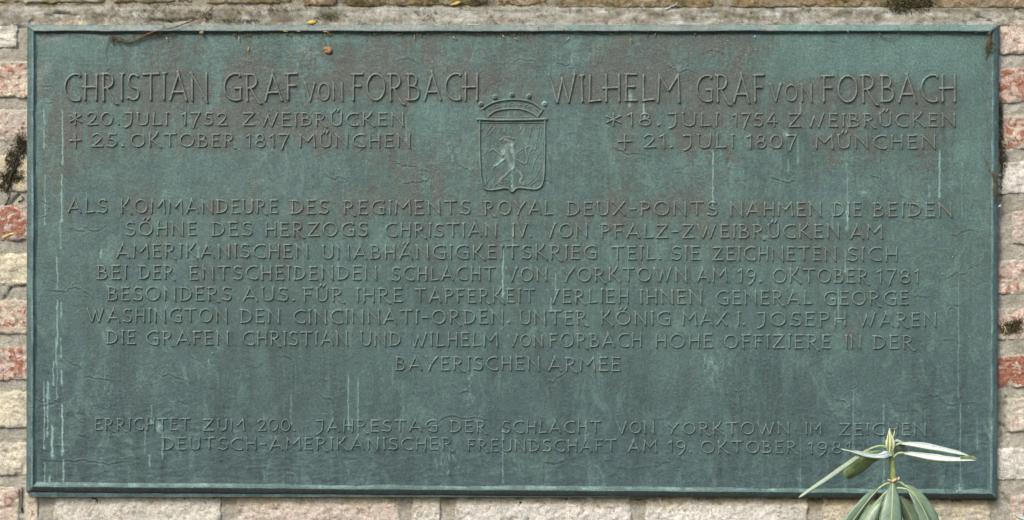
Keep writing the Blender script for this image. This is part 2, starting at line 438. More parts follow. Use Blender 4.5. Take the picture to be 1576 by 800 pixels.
line(19.5, 226.6, 228.4, 951, 1442, [('+', 951, 972), ('21.', 990.7, 1037), ('JULI', 1053, 1131), ('1807', 1149.4, 1227.4), ('MÜNCHEN', 1256, 1441.8)])
line(19.5, 326.5, 332.8, 104, 1467, [('ALS', 104, 166), ('KOMMANDEURE', 185.5, 429), ('DES', 448, 507), ('REGIMENTS', 528.7, 724.7), ('ROYAL', 745.7, 851.7), ('DEUX-PONTS', 872.7, 1104.7), ('NAHMEN', 1124, 1266), ('DIE', 1282.4, 1327), ('BEIDEN', 1344.7, 1467)])
line(19.5, 361.2, 366.7, 193, 1360, [('SÖHNE', 193.5, 303.8), ('DES', 326, 389), ('HERZOGS', 408, 567), ('CHRISTIAN', 592.8, 766.7), ('IV.', 788.7, 820), ('VON', 837, 906), ('PFALZ-ZWEIBRÜCKEN', 925, 1294), ('AM', 1309, 1359.7)])
line(19.5, 395.2, 401, 179, 1382, [('AMERIKANISCHEN', 179, 476), ('UNABHÄNGIGKEITSKRIEG', 496, 920), ('TEIL.', 941, 1019), ('SIE', 1033.7, 1079), ('ZEICHNETEN', 1096.7, 1288.7), ('SICH', 1304.5, 1382.5)])
line(19.5, 428, 435.2, 150, 1418, [('BEI', 149.8, 196.7), ('DER', 214, 269), ('ENTSCHEIDENDEN', 292, 582), ('SCHLACHT', 603, 763), ('VON', 779, 844), ('YORKTOWN', 865.7, 1059), ('AM', 1072.5, 1120.5), ('19.', 1135.7, 1174), ('OKTOBER', 1189.7, 1338), ('1781', 1350, 1416)])
line(19.5, 461, 469, 166, 1400, [('BESONDERS', 166, 357), ('AUS.', 373.8, 455), ('FÜR', 466.8, 530), ('IHRE', 548.7, 620.8), ('TAPFERKEIT', 638, 824.7), ('VERLIEH', 842, 969), ('IHNEN', 985, 1082), ('GENERAL', 1102, 1251), ('GEORGE', 1267.7, 1399.6)])
line(19.5, 494.5, 502, 134, 1443, [('WASHINGTON', 134, 351.7), ('DEN', 370, 432.5), ('CINCINNATI-ORDEN.', 451.7, 786), ('UNTER', 800, 905), ('KÖNIG', 924.5, 1033), ('MAX', 1050.5, 1120.5), ('I.', 1135, 1150), ('JOSEPH', 1167, 1303.7), ('WAREN', 1320, 1442.7)])
line(19.5, 528.8, 536.6, 163, 1409, [('DIE', 163.8, 210), ('GRAFEN', 225, 353.5), ('CHRISTIAN', 373.8, 536.8), ('UND', 555, 618), ('WILHELM', 631, 767.8), ('FORBACH', 845.7, 989), ('HOHE', 1008.5, 1097.7), ('OFFIZIERE', 1114, 1280), ('IN', 1301, 1327), ('DER', 1344, 1408)])
line(16.5, 532.4, 532.8, 781, 838, [('VON', 782, 837.5)])
line(19.5, 568.3, 570.7, 609, 956, [('BAYERISCHEN', 609, 832.4), ('ARMEE', 844, 956)])
line(17, 660.7, 669.8, 145, 1427, [('ERRICHTET', 146, 294), ('ZUM', 312.5, 378), ('200.', 396.8, 456), ('JAHRESTAG', 488, 674.7), ('DER', 693, 750), ('SCHLACHT', 772.6, 926), ('VON', 949, 1008.5), ('YORKTOWN', 1027.7, 1216.6), ('IM', 1239.5, 1275), ('ZEICHEN', 1292, 1427)])
line(17, 689.7, 697.8, 250, 1313, [('DEUTSCH-AMERIKANISCHER', 250, 697.8), ('FREUNDSCHAFT', 719.5, 950), ('AM', 966.5, 1012.7), ('19.', 1028, 1066), ('OKTOBER', 1079, 1228), ('1981', 1243.5, 1311)])

def lay_word(text, x0, x1, base, cap, rnd):
    """strokes of a word in plaque millimetres"""
    if len(text) > 1: x0, x1 = x0 + 1.0, x1 - 2.2
    ws = [G[c][0] for c in text]
    gap = 0.235 if cap > 30 else 0.30
    # narrow dots take a little less room round them
    tot = sum(ws) + gap * (len(text) - 1)
    s = (x1 - x0) / cap / tot
    if len(text) <= 2 and text[0] in 'I': s = min(s, 1.1)
    out = []; x = 0.0
    for c, wd in zip(text, ws):
        ang = rnd.gauss(0, 0.012); jy = rnd.gauss(0, 0.012); sc = 1 + rnd.gauss(0, 0.018)
        cx = (x + wd / 2)
        for st in G[c][1]:
            pts = []
            for (a, b) in st:
                if c == '.': a = a * 0.9
                gx = (a - wd / 2) * sc; gy = (b - .5) * sc
                gx, gy = gx * math.cos(ang) - gy * math.sin(ang), gx * math.sin(ang) + gy * math.cos(ang)
                pts.append((x0 + (cx + gx) * s * cap, base - (gy + .5 + jy) * cap))
            out.append(pts)
        x += wd + gap
    return out

def resample(pts, step):
    p = np.array(pts, dtype=float)
    if len(p) == 3:            # gently bent three-point strokes
        p = np.array(spline([tuple(q) for q in p], 7))
    seg = np.hypot(*(p[1:] - p[:-1]).T)
    L = np.concatenate([[0], np.cumsum(seg)])
    n = max(3, int(math.ceil(L[-1] / step)) + 1)
    q = np.linspace(0, L[-1], n)
    return np.stack([np.interp(q, L, p[:, 0]), np.interp(q, L, p[:, 1])], -1)

rnd = random.Random(5)
LAID = [(wd, lay_word(*wd, rnd)) for wd in WORDS]

# ------------------------------------------------------------------ plate relief and stains on one fine lattice (cell = STEP mm)
STEP = 1.25
X0, X1, Y0, Y1 = 46.0, 1533.0, 42.0, 765.0
NX = int((X1 - X0) / STEP) + 1; NY = int((Y1 - Y0) / STEP) + 1
gx = np.linspace(X0, X1, NX); gy = np.linspace(Y0, Y1, NY)
GX, GY = np.meshgrid(gx, gy)
sx = (X1 - X0) / (NX - 1); sy = (Y1 - Y0) / (NY - 1)

def draw(field, pts, width, amp=1.0, mode='max', taper=False):
    """rasterise a soft polyline"""
    pts = np.asarray(pts, dtype=float)
    for k in range(len(pts) - 1):
        (ax, ay), (bx, by) = pts[k], pts[k + 1]
        r = width * 2.5 + 1
        i0 = max(0, int((min(ax, bx) - r - X0) / sx)); i1 = min(NX, int((max(ax, bx) + r - X0) / sx) + 2)
        j0 = max(0, int((min(ay, by) - r - Y0) / sy)); j1 = min(NY, int((max(ay, by) + r - Y0) / sy) + 2)
        if i0 >= i1 or j0 >= j1: continue
        xx = GX[j0:j1, i0:i1]; yy = GY[j0:j1, i0:i1]
        dx, dy = bx - ax, by - ay; l2 = dx * dx + dy * dy + 1e-9
        t = np.clip(((xx - ax) * dx + (yy - ay) * dy) / l2, 0, 1)
        dd = np.hypot(xx - ax - t * dx, yy - ay - t * dy)
        a = amp
        if taper:
            u = (k + 0.5) / (len(pts) - 1); a = amp * min(1, 4 * u, 4 * (1 - u)) + 0.05 * amp
        v = a * np.exp(-(dd / width) ** 2)
        f = field[j0:j1, i0:i1]
        if mode == 'max': np.maximum(f, v, out=f)
        else: f += v

ink = np.zeros((NY, NX))
for wd, strokes in LAID:
    for st in strokes: draw(ink, st, 1.5 if wd[4] < 30 else 2.1)

def blob(cx, cy, rx, ry, a):
    return a * np.exp(-((GX - cx) / rx) ** 2 - ((GY - cy) / ry) ** 2)

wx = GX + 34 * fbm(GX / 50, GY / 50, 3, 5); wy = GY + 34 * fbm(GX / 40 + 9, GY / 60, 4, 5)   # wandering coordinates for stain edges
def wblob(cx, cy, rx, ry, a):
    q = ((wx - cx) / rx) ** 2 + ((wy - cy) / ry) ** 2
    return a / (1 + np.exp(np.clip((np.sqrt(q) - 1) * 3.5, -30, 30)))

halo = blur(ink, 5); halo = halo / halo.max()
halo2 = blur(ink, 10); halo2 /= halo2.max()
drip = np.zeros_like(ink)                                    # run-off below the letters
acc = np.zeros(NX); colr = vnoise(gx / 5.0, gx * 0 + 3, 31)
soft = blur(ink, 1)
for j in range(NY):
    acc = acc * (0.925 + 0.055 * colr) + soft[j] * 0.28
    drip[j] = acc
drip = drip / np.percentile(drip, 99.5)
drip = np.clip(blur(drip, 1) * np.clip(vnoise(GX / 7, GY / 90, 8) * 1.8 - 0.45, 0, 1), 0, 1)

brown = np.full((NY, NX), 0.02)
brown += 0.55 * np.clip(halo * 1.1, 0, 1) * np.clip(1.15 - (GY - 100) / 560, 0.18, 1)
brown += 0.35 * halo2 * np.clip(1.3 - (GY - 100) / 450, 0, 1)
brown -= .16 * np.clip((GY - 290) / 60, 0, 1)
for b in [(560, 140, 560, 100, .26), (320, 80, 170, 30, .34), (620, 75, 90, 26, .30), (900, 85, 260, 36, .34),
          (1180, 150, 330, 95, .28), (85, 230, 26, 70, .42), (60, 80, 16, 40, .35), (90, 165, 20, 30, .3), (330, 175, 80, 50, .35),
          (1120, 250, 7, 16, .7), (1440, 240, 20, 34, .30), (1440, 295, 26, 12, .25), (640, 330, 90, 70, .22), (300, 400, 60, 110, .2),
          (1060, 585, 60, 18, .42), (1000, 345, 70, 60, .26), (1160, 375, 160, 50, .22), (1305, 530, 14, 26, .55), (1280, 515, 10, 20, .4),
          (520, 120, 60, 50, .25), (740, 300, 300, 80, .14), (1390, 60, 40, 8, .3), (1100, 60, 130, 14, .35), (1180, 90, 70, 40, .2),
          (110, 80, 60, 22, -.9), (240, 65, 50, 12, -.3), (320, 190, 30, 60, -.30), (190, 190, 22, 30, -.28), (690, 175, 45, 40, -.45),
          (820, 90, 60, 26, -.30), (890, 200, 50, 70, -.40), (1360, 85, 150, 28, -.8), (1330, 130, 20, 20, -.5), (1270, 215, 30, 50, -.3),
          (1190, 80, 60, 20, .25), (560, 190, 60, 40, -.25), (500, 60, 46, 9, -.5), (1380, 240, 60, 40, -.3), (1500, 190, 26, 170, -.55)]:
    brown += wblob(*b)
brown += 0.62 * fbm(GX / 46, GY / 60, 21, 5) * np.clip(1.3 - (GY - 60) / 500, .3, 1) + 0.30 * fbm(GX / 11, GY / 50, 22)
brown += 0.30 * drip * np.clip(1.2 - (GY - 150) / 600, 0.2, 1)
brown = np.clip(brown, 0, 1)
cool = np.clip((GY - 330) / 420 + 0.25 * fbm(GX / 120, GY / 120, 41), 0, 1) ** 1.2 * 0.95
cool = np.clip(cool + wblob(60, 560, 50, 160, .35) + wblob(1490, 640, 90, 140, .3), 0, 1)
verd = np.clip(0.20 * fbm(GX / 50, GY / 60, 51), 0, 1)
for b in [(110, 72, 60, 16, .6), (500, 58, 40, 7, .6), (1360, 85, 165, 30, .62), (1410, 62, 60, 14, .3), (1240, 60, 60, 12, .3), (320, 58, 24, 8, .7),
          (330, 130, 12, 60, .3), (690, 180, 45, 34, .35), (1500, 200, 20, 140, .35), (255, 215, 30, 60, .25), (1335, 140, 14, 14, .5),
          (700, 560, 40, 30, .3), (560, 600, 60, 60, .2), (440, 570, 30, 24, .3), (1090, 470, 200, 120, .12), (860, 95, 8, 20, .4), (1150, 150, 6, 50, .25)]:
    verd += wblob(*b)
verd += 0.22 * np.clip(drip - 0.3, 0, 1) * np.clip(vnoise(GX / 9, GY / 300, 77) * 2 - 1, 0, 1)
verd = np.clip(verd, 0, 1)
dark = 0.55 * drip * np.clip(vnoise(GX / 10, GY / 200, 78) * 2.2 - 0.9, 0, 1)
dark += wblob(432, 150, 30, 14, .12) + wblob(80, 750, 60, 10, .2)
dark += 0.25 * np.clip(blur(ink, 2) * 2.0, 0, 1) * (1 - np.clip(ink, 0, 1))       # darker in the corner at the foot of each letter

vs1 = fbm(GX / 22 + .5 * fbm(GX / 30, GY / 60, 5), GY / 230, 81, 5)
def vstain(x, w_, y0, y1, a):
    t = np.clip((GY - y0) / 12, 0, 1) * np.clip((y1 - GY) / ((y1 - y0) * .7), 0, 1)
    return a * np.exp(-((wx * .25 + GX * .75 - x) / w_) ** 2) * t
big_dark = np.clip(vs1 * 1.6 + .12, 0, 1) * (.16 + .34 * np.clip((GY - 420) / 200, 0, 1))
for k_ in range(70):
    x_ = rnd.uniform(70, 1500); y_ = rnd.choice([156, 196, 230, 332, 366, 400, 434, 468, 502, 536, 572, 696, 696]) + rnd.gauss(0, 3)
    if y_ > 560 and not (600 < x_ < 960 or y_ > 690): continue
    big_dark += vstain(x_, rnd.uniform(2.5, 9), y_, y_ + rnd.uniform(30, 130), rnd.uniform(.12, .42))
big_dark += wblob(470, 560, 60, 40, .22) + wblob(560, 600, 40, 60, .2) + wblob(1110, 470, 60, 60, .14) + wblob(300, 620, 200, 30, .12) + wblob(900, 620, 300, 40, .1) + wblob(750, 450, 500, 90, .10)
dark = np.clip(dark + np.clip(big_dark, 0, .6) , 0, 1)
pale = np.zeros_like(ink)
DRIPS = [(67.6, 168, 223, .75, 1), (96, 170, 252, .8, 1.1), (69, 268, 345, .6, .9), (95, 268, 340, .8, 1.2), (93, 340, 382, .6, 1), (88, 396, 442, .8, 1.1),
         (88, 462, 530, .9, 1.1), (94, 465, 484, .7, 1), (86, 520, 558, .8, 1), (94, 520, 550, .7, 1), (82, 556, 592, .8, 1), (88, 556, 612, .6, .8),
         (95, 570, 590, .9, 1.2), (68, 588, 690, .8, 1), (73.5, 588, 612, 1, 1.8), (73, 612, 668, .8, 1.1), (96, 622, 697, 1, 1.4), (80, 655, 701, 1, 1.6),
         (69, 712, 746, .7, 1), (76, 732, 750, .9, 1.3), (97.5, 708, 752, .9, 1.5), (233, 624, 650, .6, .8), (223, 655, 693, .6, .8), (250, 664, 702, .7, .9),
         (448, 606, 652, .5, .9), (536, 578, 658, .7, .9), (551, 583, 668, .6, .8), (774, 660, 742, .6, .8), (774, 385, 452, 1, 1.2), (855, 422, 462, .5, 1),
         (848, 458, 475, .5, .8), (1097, 232, 312, .9, 1.1), (969, 134, 162, .8, 1.2), (991, 135, 178, 1, 1.3), (1304, 180, 352, .4, .9), (1304, 325, 352, .9, 1.4),
         (1281, 322, 352, .4, .9), (1301, 384, 418, .6, 1), (1290, 445, 490, .5, .9), (1446, 232, 300, .9, 1.2), (1430, 285, 302, .5, 1), (1475, 420, 610, .45, .8),
         (1360, 622, 742, .7, .9), (1478, 620, 760, .5, .9), (1228, 210, 248, .6, .9), (1213, 245, 262, .5, .9), (789, 350, 378, .5, .8), (788, 268, 288, .7, .9),
         (625, 180, 216, .5, 1), (1504, 640, 690, .3, .8), (230, 700, 716, .8, .9), (321, 552, 562, .6, 1), (1313, 600, 690, .35, 1.2), (1480, 250, 330, .3, .8),
         (406, 720, 733, .4, .8), (1232, 150, 170, .35, .9), (604, 560, 590, .3, 1), (1232, 680, 740, .25, .8), (161, 560, 600, .3, .7), (880, 80, 95, .4, 1.2),
         (690, 218, 236, .5, .8), (305, 380, 395, .5, 1), (155, 385, 392, .6, 1.3), (1545, 0, 1, 0, 1)]
for (x, a, b, amp, wdt) in DRIPS:
    pts = [(x + rnd.gauss(0, .45), y) for y in np.arange(a, b + 6, 6)]
    draw(pale, pts, wdt * 0.8, amp)
    draw(pale, [(x, b - 3), (x + .3, b)], wdt * 1.5, amp)
pale *= np.clip(0.05 + 1.9 * vnoise(GX / 5, GY / 8, 91) + 0.5 * vnoise(GX / 2, GY / 3, 92), 0.06, 1)
for (x, y, rx, ry, a) in [(244, 657, 4.0, 7, 1.0), (1478, 752, 4, 7, .9), (1290, 492, 5, 3, .8), (1209, 207, 4, 5, .8), (970, 147, 2.5, 6, .9), (787, 222, 3, 3, 1), (787, 231.5, 3, 3, 1),
                          (773, 233, 2.4, 4, .9), (771, 246, 3, 6, .8), (765, 253, 2.4, 3, .8), (788, 258, 3, 6, .9), (838, 161, 3, 5, .7), (1330, 296, 8, 3, .5), (1178, 365, 5, 3, .4)]:
    pale = np.maximum(pale, blob(x, y, rx, ry, a) * np.clip(0.3 + vnoise(GX / 2.2, GY / 2.2, 94), 0, 1))
scr = np.clip(vnoise(GX / 2.4, GY / 6, 95) * 3 - 1.7, 0, 1)
for (x, y, rx, ry, a) in [(692, 712, 20, 18, .6), (722, 600, 10, 28, .45), (722, 580, 6, 8, .6), (490, 415, 10, 12, .12), (1095, 560, 22, 30, .35), (700, 235, 8, 14, .4), (1150, 75, 12, 20, .3), (170, 600, 30, 14, .2), (1120, 545, 8, 18, .3)]:
    pale = np.maximum(pale, blob(x, y, rx, ry, a) * scr)
th = np.arange(0, 6.4, .3)
draw(pale, [(446 + 11 * math.cos(t), 738 + 11 * math.sin(t)) for t in th], 1.2, .16)
# faint casting bruises and tiny crusts
dust = 0.5 * np.clip(fbm(GX / 9, GY / 9, 61) * 3 - 1.2, 0, 1) * np.clip(wblob(400, 110, 420, 70, .8) + wblob(1000, 90, 260, 50, .6) + wblob(1150, 580, 120, 60, .5) + wblob(640, 210, 200, 60, .3) + wblob(560, 700, 150, 30, .3), 0, 1)
dust += wblob(58, 122, 16, 22, .55) + wblob(190, 52, 70, 4, .6) + wblob(72, 57, 22, 5, .6) + wblob(850, 140, 10, 4, .2)
dust = np.clip(dust, 0, 1)

# relief: soft waviness, casting wrinkles, a fillet at the letters' feet
H = 0.9 * fbm(GX / 110, GY / 90, 101) + 0.22 * fbm(GX / 26, GY / 18, 102) + 0.10 * fbm(GX / 7, GY / 6, 103)
rough_zone = np.clip(wblob(200, 700, 230, 75, 1) + wblob(1440, 690, 170, 90, 1) + wblob(600, 720, 700, 40, .8) + wblob(500, 100, 450, 50, .5) + .15, 0, 1)
rid = 1 - np.abs(fbm(GX / 30 + .2 * fbm(GX / 20, GY / 20, 5), GY / 11, 104, 4)) * 2.4
H += rough_zone * 0.42 * np.clip(rid, 0, 1)
H += 0.26 * np.clip(blur(ink, 2) * 1.6, 0, 1)
wr = np.zeros_like(ink)
WR = [[(88, 535), (98, 548), (108, 556), (120, 562), (138, 577), (158, 583), (196, 586)], [(60, 432), (72, 434), (80, 445), (98, 447), (112, 441), (126, 445), (140, 452), (148, 464)],
      [(102, 356), (112, 350), (122, 355), (132, 349), (146, 355), (158, 348), (170, 345)], [(622, 292), (622, 284), (634, 279), (648, 279), (658, 275), (659, 266), (650, 260), (640, 262)],
      [(498, 268), (512, 272), (524, 272), (532, 282), (530, 296)], [(1437, 398), (1446, 412), (1450, 424), (1462, 425), (1472, 418), (1484, 420), (1494, 410), (1508, 404), (1518, 396)],
      [(204, 551), (214, 558), (226, 559)], [(238, 571), (252, 577), (262, 575), (274, 581), (296, 586)], [(278, 590), (270, 602), (276, 614), (290, 622)],
      [(496, 610), (512, 615), (516, 628), (514, 642)], [(1112, 598), (1124, 612), (1134, 622), (1136, 600), (1156, 606)], [(1004, 722), (1018, 712), (1040, 706)],
      [(1020, 96), (1034, 102), (1046, 108), (1062, 106), (1074, 113)], [(1440, 552), (1446, 530), (1460, 521), (1480, 526)], [(1398, 453), (1420, 455), (1438, 459)],
      [(60, 625), (74, 620), (90, 614)], [(52, 605), (60, 614), (72, 616)], [(60, 705), (100, 709), (134, 706), (168, 712), (210, 705)], [(110, 640), (130, 652), (124, 668), (138, 676)],
      [(56, 132), (74, 131), (84, 129)], [(64, 157), (78, 156), (84, 146), (88, 132)], [(700, 245), (716, 258), (730, 262)], [(1335, 268), (1352, 272), (1358, 292), (1350, 308)],
      [(1380, 292), (1404, 310), (1418, 322)], [(1396, 330), (1420, 336), (1440, 330)], [(1466, 366), (1478, 356), (1500, 352)], [(1456, 440), (1462, 470), (1478, 466)],
      [(1280, 610), (1306, 620), (1300, 640)], [(1430, 606), (1450, 612), (1462, 622), (1500, 618)], [(820, 700), (850, 712), (880, 706)], [(700, 610), (716, 600), (730, 618), (722, 636)],
      [(430, 545), (452, 552), (448, 572)], [(406, 556), (408, 572), (418, 584)], [(60, 300), (76, 318), (60, 340)], [(770, 98), (800, 90), (826, 96), (830, 112)], [(850, 92), (878, 100), (884, 118)],
      [(610, 92), (630, 88), (650, 100)], [(545, 210), (560, 224), (548, 236)], [(640, 650), (660, 656), (690, 640), (730, 642), (770, 650)], [(940, 220), (960, 232), (990, 236)], [(880, 560), (860, 580), (842, 590)],
      [(1180, 270), (1210, 280), (1224, 272)], [(1080, 84), (1096, 76), (1120, 84)], [(172, 100), (160, 116), (168, 124)], [(600, 245), (620, 252), (648, 256)]]
for p in WR:
    q = spline(p, len(p) * 4)
    q = [(a[0] + rnd.gauss(0, 1.3), a[1] + rnd.gauss(0, 1.3)) for a in q]
    draw(wr, q, 0.95, rnd.uniform(.55, 1.0), taper=True)
for _ in range(150):
    x, y = rnd.uniform(60, 1510), rnd.uniform(60, 745); a = rnd.uniform(-.6, .6) + (math.pi if rnd.random() < .5 else 0)
    if rnd.random() < 0.3: a = rnd.uniform(0, 6.28)
    p = [(x, y)]
    for k in range(rnd.randint(4, 10)):
        a += rnd.gauss(0, .5); x += 3.5 * math.cos(a); y += 3.5 * math.sin(a); p.append((x, y))
    draw(wr, p, 1.1, rnd.uniform(.12, .45), taper=True)
H += 0.55 * wr - 0.75 * np.roll(wr, 2, 0) + 0.3 * blur(wr, 3)
pale = np.maximum(pale, 0.30 * np.clip(wr - 0.3, 0, 1))
dark = np.clip(dark + 0.75 * np.clip(np.roll(wr, 2, 0) - .6 * wr, 0, 1), 0, 1)  # darker line just below each wrinkle
H += -1.3 * blob(1120, 250, 3, 5, 1) - .8 * blob(1124, 262, 2, 2, 1)

def height(px, py):
    i = np.clip((px - X0) / sx, 0, NX - 1.001); j = np.clip((py - Y0) / sy, 0, NY - 1.001)
    a = i.astype(int); b = j.astype(int); fx, fy = i - a, j - b
    return (H[b, a] * (1 - fx) + H[b, a + 1] * fx) * (1 - fy) + (H[b + 1, a] * (1 - fx) + H[b + 1, a + 1] * fx) * fy
def pick(F, px, py):
    i = np.clip(((px - X0) / sx).astype(int), 0, NX - 1); j = np.clip(((py - Y0) / sy).astype(int), 0, NY - 1)
    return F[j, i]

# ------------------------------------------------------------------ the brick wall
wall = tag(empty('brick_wall', P(788, 1010, 25)), 'old limewashed brick wall carrying the green bronze plaque', 'wall')
bpy.context.view_layer.update()
W_INV = wall.matrix_world.inverted()
def to_wall(v):
    v = np.asarray(v, dtype=float).reshape(-1, 3); return v - np.array(wall.location)[None, :]

CREAM, WHITE, YEL, PINKW, OCHRE, GREY = (.80, .72, .54), (.86, .83, .73), (.74, .64, .42), (.78, .66, .53), (.27, .175, .055), (.34, .32, .23)
# (left, right, top, bottom, wash colour, redness)
BR_ = []
# courses at the left of the plaque
for (x1, y0, y1, c, r) in [(30, 32, 77, WHITE, -.14), (96, 92, 153, CREAM, .10), (60, 166, 220, PINKW, .05), (120, 235, 297, YEL, -.06), (64, 314, 373, PINKW, .21), (118, 387, 441, CREAM, -.03),
                            (66, 459, 517, CREAM, .10), (110, 532, 588, PINKW, .17), (64, 598, 661, CREAM, -.03), (124, 679, 734, CREAM, -.06)]:
    L = x1 - 250 if x1 > 90 else x1 - 122
    BR_.append((L, x1, y0, y1, c, r)); BR_.append((L - 134 if x1 > 90 else L - 262, L - 12, y0 + 1, y1 + 1, CREAM, .03))
# courses at the right
for (x0, y0, y1, c, r) in [(1534, 29, 86, PINKW, .06), (1500, 102, 161, PINKW, .17), (1536, 175, 232, PINKW, .14), (1510, 246, 301, WHITE, -.06), (1554, 322, 378, PINKW, .05), (1500, 398, 456, PINKW, .09),
                            (1530, 471, 526, PINKW, .07), (1498, 543, 599, PINKW, .24), (1547, 609, 667, CREAM, .03), (1500, 687, 741, WHITE, -.02)]:
    R = x0 + 250
    BR_.append((x0, R, y0, y1, c, r)); BR_.append((R + 12, R + 130, y0, y1, CREAM, .04))
# the course under the plaque
xs = [(-200, 33, PINKW, .07), (36, 63, CREAM, .04), (81, 342, WHITE, -.03), (361, 618, PINKW, .01), (632, 682, WHITE, .0), (698, 975, WHITE, -.03), (990, 1247, WHITE, -.08), (1262, 1528, CREAM, -.09), (1554, 1790, PINKW, .08)]
for (a, b, c, r) in xs: BR_.append((a, b, 748 + 12 * (a + 100) / 1700, 812 + 8 * (a + 100) / 1700, c, r))
for (a, b) in [(-330, -80), (-66, 60), (74, 330), (344, 470), (484, 740), (756, 880), (894, 1150), (1164, 1290), (1304, 1560), (1574, 1700)]:
    BR_.append((a, b, 828, 886, CREAM, .04))
# the course over the plaque and the one above it
for (a, b, c, r, t) in [(70, 232, CREAM, .02, 23), (246, 372, GREY, -.05, 33), (386, 640, GREY, -.02, 32), (652, 770, YEL, -.04, 34), (786, 1010, GREY, -.05, 34), (1019, 1140, YEL, -.05, 33), (1154, 1500, PINKW, -.02, 34)]:
    BR_.append((a, b, t, 86, c, r))
for (a, b, c, r, t) in [(-190, 164, YEL, -.03, 7), (172, 300, OCHRE, .06, 7), (316, 452, OCHRE, -.02, 8), (462, 520, OCHRE, .10, 11), (530, 752, OCHRE, .0, 11), (762, 842, CREAM, .14, 11), (856, 1101, OCHRE, .06, 15), (1119, 1370, OCHRE, .03, 14), (1380, 1640, OCHRE, .08, 15), (1652, 1780, OCHRE, .04, 15)]:
    BR_.append((a, b, -46, t, c, r))
for (a, b) in [(-330, -80), (-66, 60), (74, 330), (344, 470), (484, 740), (756, 880), (894, 1150), (1164, 1290), (1304, 1560), (1574, 1700)]:
    BR_.append((a, b, -118, -60, OCHRE, .04))

def stains(px, py):
    """algae just under and over the plaque, dark dirt along the cracks, shade painted in below the lower edge"""
    low = 757 + 11 * np.clip((px - 40) / 1495, 0, 1)
    inside = (px > 45) & (px < 1533)
    n = fbm(px / 28, py / 12, 201); n2 = fbm(px / 9, py / 9, 202)
    yel = np.where(inside & (py > low - 8), np.exp(-(np.clip(py - low, 0, 99) / (13 + 9 * n)) ** 2), 0) * np.clip(.85 + .5 * n2, 0, 1)
    alg = 0 * py
    alg = np.maximum(alg, np.clip(1 - (py - 5) / 13, 0, 1) * (0.62 + .6 * n) * np.clip((px - 130) / 90, .25, 1))
    alg = np.maximum(alg, np.clip(0.9 * n2 + .48 + .8 * n, 0, .92) * np.clip((46 - py) / 16, 0, 1) * np.where((px > 520) & (px < 900), .55, 1))
    sh = np.where(inside & (py > low - 3), np.exp(-np.clip(py - low - 1, 0, 99) / 2.3) * np.clip(.55 + .9 * n2, 0, 1), 0)  # shadow under the plaque's lower edge, painted as a thin dark line
    def bl(cx, cy, rx, ry, a): return a * np.exp(-((px - cx + 5 * n2) / rx) ** 2 - ((py - cy + 3 * n2) / ry) ** 2) * np.clip(.8 + 1.1 * n2, 0, 1.2)
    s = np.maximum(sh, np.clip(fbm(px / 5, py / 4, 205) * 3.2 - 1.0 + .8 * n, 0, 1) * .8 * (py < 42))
    for b in [(30, 225, 13, 20, 1), (20, 248, 12, 20, 1), (12, 275, 18, 10, .9), (36, 205, 5, 14, .8), (1541, 230, 4, 70, 1), (1556, 506, 20, 9, .9), (1400, 6, 34, 12, .9), (1350, 26, 10, 6, .6), (500, 26, 22, 9, .8),
              (365, 32, 40, 5, .55), (18, 418, 14, 9, .45), (1548, 240, 8, 10, .8), (1540, 395, 5, 30, .4), (1539, 620, 5, 30, .3), (560, 3, 40, 5, .5), (735, 3, 20, 6, .7), (232, 34, 8, 5, .7), (15, 305, 14, 8, .4), (120, 27, 70, 3, .5), (270, 31, 40, 6, .45), (420, 24, 60, 8, .5), (610, 34, 40, 4, .35), (880, 34, 60, 3, .4), (1060, 31, 40, 4, .45), (1320, 20, 60, 5, .35), (10, 26, 30, 6, .3), (1545, 215, 22, 6, .5), (1210, 22, 22, 8, .6)]:
        s = np.maximum(s, bl(*b))
    return np.clip(alg, 0, 1), np.clip(s, 0, 1), np.clip(yel, 0, 1)

